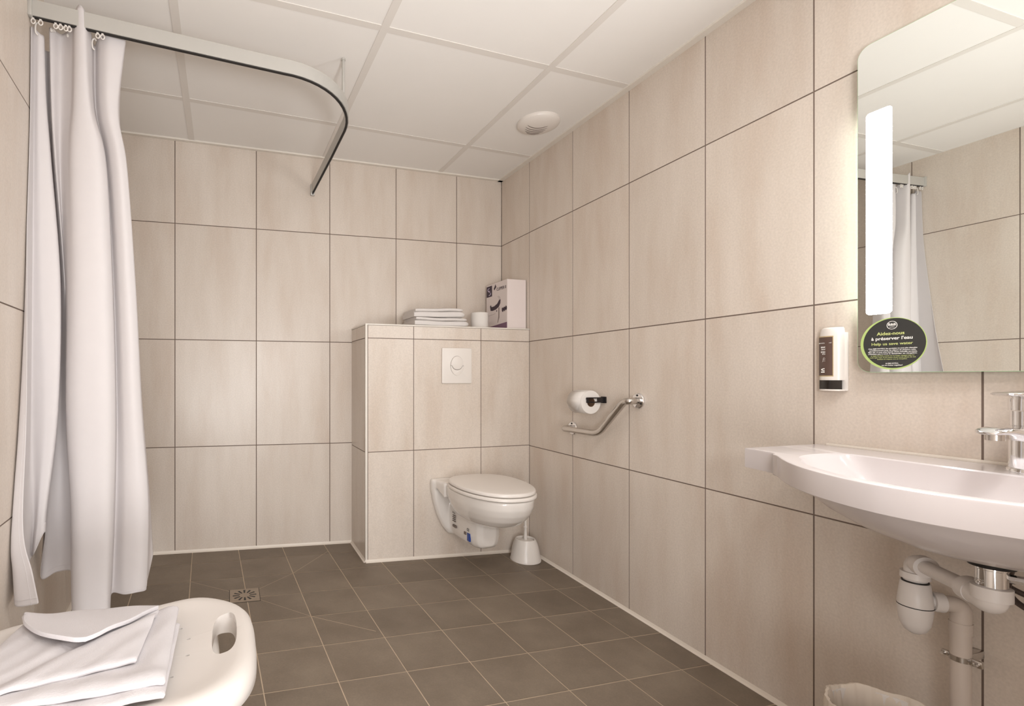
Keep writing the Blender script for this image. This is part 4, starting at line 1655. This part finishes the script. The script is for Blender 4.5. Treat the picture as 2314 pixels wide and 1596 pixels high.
def seat_outline(k=1.0, n=120, off=0.0):
    out = []
    for i in range(n):
        a = 2 * math.pi * i / n
        c, s = math.cos(a), math.sin(a)
        e = 2 / 3.4
        x = (SHW + off) * math.copysign(abs(c) ** e, c)
        y = (SHD + off) * math.copysign(abs(s) ** e, s)
        if s > 0:
            y += -0.042 * math.exp(-((x + 0.035) / 0.085) ** 2) * (abs(s) ** 3) + 0.026 * math.exp(-((x - 0.175) / 0.07) ** 2) * s ** 3
        out.append(Vector((SCX + x * k, SCY + y * k)))
    return out


ss = empty('shower_stool', (SCX, SCY, fz(SCX, SCY)), 'white plastic shower stool with hand slots in front at lower left', 'stool')
bm = nb()
rs = []
for off, z in ((-0.030, SZT - 0.045), (-0.006, SZT - 0.052), (0.0, SZT - 0.046), (0.0, SZT - 0.028), (-0.004, SZT - 0.014), (-0.012, SZT - 0.005), (-0.024, SZT), (-0.038, SZT - 0.001), (-0.056, SZT - 0.006), (-0.085, SZT - 0.011)):
    rs.append([Vector((p.x, p.y, z + 0.008 * ((p.x - SCX) / SHW) ** 2 - 0.004)) for p in seat_outline(1.0, 120, off)])
for k in (0.55, 0.3, 0.1):
    rs.append([Vector((SCX + (p.x - SCX) * k, SCY + (p.y - SCY) * k, SZT - 0.016)) for p in seat_outline(1.0, 120, -0.085)])
rings(bm, rs)
seat = link('seat', bm, M['plastic2'], ss, angle=60)


def cutter(poly, z0, z1):
    bm = nb()
    rings(bm, [[Vector((x, y, z0)) for x, y in poly], [Vector((x, y, z1)) for x, y in poly]])
    return link('cutter', bm, M['plastic2'], smooth=False)


def sell(cx, cy, a, b, p=3.0, n=40, lean=0.0):
    out = []
    for i in range(n):
        t = 2 * math.pi * i / n
        c, s = math.cos(t), math.sin(t)
        y = b * math.copysign(abs(s) ** (2 / p), s)
        out.append((cx + a * math.copysign(abs(c) ** (2 / p), c) + lean * y, cy + y))
    return out


HX, HYc = -1.690, -1.732
cuts = [cutter(sell(HX, HYc, 0.025, 0.080, 3.0), 0.3, 0.6), cutter(sell(2 * SCX - HX, HYc, 0.025, 0.080, 3.0), 0.3, 0.6)]
for (x, y) in ((-1.782, -1.672), (-1.762, -1.723), (-1.759, -1.788), (-1.782, -1.855), (-2.084, -1.709)):
    cuts.append(cutter([(x + a, y + b) for a, b in ell(0.0042, 0.0026, 12)], 0.3, 0.6))
for c_ in cuts:
    modify(seat, ('BOOLEAN', dict(operation='DIFFERENCE', object=c_, solver='EXACT')))
    bpy.data.objects.remove(c_)
modify(seat, ('BEVEL', dict(width=0.004, segments=3, limit_method='ANGLE', angle_limit=math.radians(50))))
seat.data.shade_smooth()
try:
    seat.data.set_sharp_from_angle(angle=math.radians(60))
except Exception:
    pass
# rolled lip inside the hand slot
for sx in (HX, 2 * SCX - HX):
    bm = nb()
    rs = []
    for g, z in ((0.0, SZT - 0.012), (0.0, SZT - 0.046), (0.003, SZT - 0.048), (0.004, SZT - 0.044), (0.003, SZT - 0.014)):
        rs.append([Vector((x, y, z)) for x, y in sell(sx, HYc, 0.0245 + g, 0.0795 + g, 3.0)])
    rs.append(rs[0])
    rings(bm, rs, True, False, False)
    link('hand_slot_lining', bm, M['plastic2'], ss)
for sx in (-1, 1):
    for sy in (-1, 1):
        x0, y0 = SCX + sx * 0.192, SCY + sy * 0.135
        x1, y1 = SCX + sx * 0.222, SCY + sy * 0.165
        zf = fz(x1, y1)
        bm = nb()
        tube(bm, [(x0, y0, SZT - 0.02), (x1, y1, zf + 0.03)], 0.0145, 20)
        lg = link('leg', bm, M['plastic'], ss)
        bm = nb()
        lathe(bm, [(0.021, 0.001), (0.021, 0.012), (0.0175, 0.040), (0.0150, 0.045)], (x1, y1, zf), 24)
        link('rubber_foot', bm, M['pipe_grey'], lg)

# folded bath mat lying on the stool
mt_ = empty('bath_mat', (-1.93, -1.78, SZT), 'white folded bath mat lying on the shower stool', 'bath mat')
zs = SZT + 0.0012


def sheet(name, pts, z_of, th, m, parent, n=30, drop=None):
    """quad patch with corners pts (bl, br, tr, tl), height z_of(u, v), thickness th, rounded rim"""
    bm = nb()
    g = []
    for j in range(n + 1):
        row = []
        for i in range(n + 1):
            u, v = i / n, j / n
            a = Vector(pts[0]).lerp(Vector(pts[1]), u)
            b = Vector(pts[3]).lerp(Vector(pts[2]), u)
            p = a.lerp(b, v)
            row.append(bm.verts.new((p.x, p.y, z_of(u, v))))
        g.append(row)
    for j in range(n):
        for i in range(n):
            bm.faces.new((g[j][i], g[j][i + 1], g[j + 1][i + 1], g[j + 1][i]))
    o = link(name, bm, m, parent, angle=180)
    modify(o, ('SOLIDIFY', dict(thickness=th, offset=-1)), ('BEVEL', dict(width=th * 0.42, segments=3, limit_method='ANGLE', angle_limit=math.radians(50))))
    o.data.shade_smooth()
    return o


def wob(u, v, q):
    e = min(u, 1 - u, v, 1 - v)
    return (0.0022 * math.sin(6 * u + q) * math.sin(4.3 * v + 2 * q) + 0.0012 * math.sin(15 * u + 3 * v + q) * math.sin(6 * v + q)
            + 0.0007 * math.sin(31 * u - 17 * v + q) - 0.0045 * math.exp(-(e / 0.022) ** 1.3))


BL, BR, TRc, TLc = (-2.115, -1.935), (-1.800, -1.950), (-1.786, -1.640), (-2.080, -1.640)
sheet('lower_layer', [(-2.125, -1.958), (-1.782, -1.942), (-1.780, -1.690), (-2.06, -1.66)], lambda u, v: zs + 0.0105 + wob(u, v, 1), 0.010, M['mat_cloth'], mt_, 44)
sheet('middle_layer', [BL, (-1.783, -1.924), TRc, TLc], lambda u, v: zs + 0.0215 + wob(u, v, 2.2) + 0.005 * math.exp(-((v - 0.08) / 0.06) ** 2) * u + 0.004 * math.exp(-((u - 0.93) / 0.06) ** 2), 0.011, M['mat_cloth'], mt_, 44)
sheet('upper_layer', [(-2.128, -1.925), (-1.838, -1.862), (-1.826, -1.655), (-2.083, -1.642)],
      lambda u, v: zs + 0.0335 + wob(u, v, 3.1) - 0.006 * math.exp(-((u - 0.95 * v - 0.12) / 0.07) ** 2) + 0.003 * math.exp(-((u - 0.8 * v - 0.36) / 0.09) ** 2), 0.0085, M['mat_cloth'], mt_, 44)
# corner turned back over the top, with a rolled curved edge
bm = nb()
edge = catmull([(-2.084, -1.655, 0), (-2.065, -1.700, 0), (-2.020, -1.755, 0), (-1.960, -1.795, 0), (-1.935, -1.800, 0)], 8)
far = catmull([(-2.080, -1.640, 0), (-2.02, -1.640, 0), (-1.95, -1.640, 0), (-1.90, -1.645, 0), (-1.828, -1.660, 0)], 8)
g = []
for e, f in zip(edge, far):
    row = []
    for k in range(13):
        t = k / 12
        p = e.lerp(f, t)
        z = zs + 0.0425 + 0.004 * math.sin(t * 3.1 + p.x * 9) + 0.004 * math.exp(-(t / 0.10) ** 2) - 0.006 * t ** 3 + 0.0012 * math.sin(p.x * 60 + p.y * 45)
        row.append(bm.verts.new((p.x, p.y, z)))
    g.append(row)
for a, b in zip(g, g[1:]):
    for k in range(12):
        bm.faces.new((a[k], a[k + 1], b[k + 1], b[k]))
o = link('turned_corner', bm, M['mat_cloth'], mt_, angle=180)
modify(o, ('SOLIDIFY', dict(thickness=0.008, offset=0)), ('BEVEL', dict(width=0.0033, segments=3, limit_method='ANGLE', angle_limit=math.radians(50))))
o.data.shade_smooth()

# ------------------------------------------------------------------ floor drain
dr = empty('floor_drain', (DR.x, DR.y, fz(DR.x, DR.y)), 'square metal floor drain with radial slots in the shower floor', 'drain')
tilt = lambda a, b, d: (DR.x + a, DR.y + b, fz(DR.x + a, DR.y + b) + d)
bm = nb()
prism(bm, rrect(0.130, 0.130, 0.002, 2), lambda a, b, d: tilt(a, b, 0.0003 + d), 0.0006)
link('frame_gap', bm, M['dark'], dr, smooth=False)
bm = nb()
prism(bm, rrect(0.1255, 0.1255, 0.003, 2), lambda a, b, d: tilt(a, b, 0.0007 + d), 0.0012)
link('plate', bm, M['drain'], dr, smooth=False)
for k in range(12):
    a0 = 2 * math.pi * (k + 0.0) / 12
    c, s = math.cos(a0), math.sin(a0)
    bm = nb()
    prism(bm, [(c * r - s * t, s * r + c * t) for r, t in ((0.022, -0.0030), (0.050, -0.0048), (0.050, 0.0048), (0.022, 0.0030))], lambda a, b, d: tilt(a, b, 0.0016 + d), 0.0005)
    link('slot', bm, M['black'], dr, smooth=False)
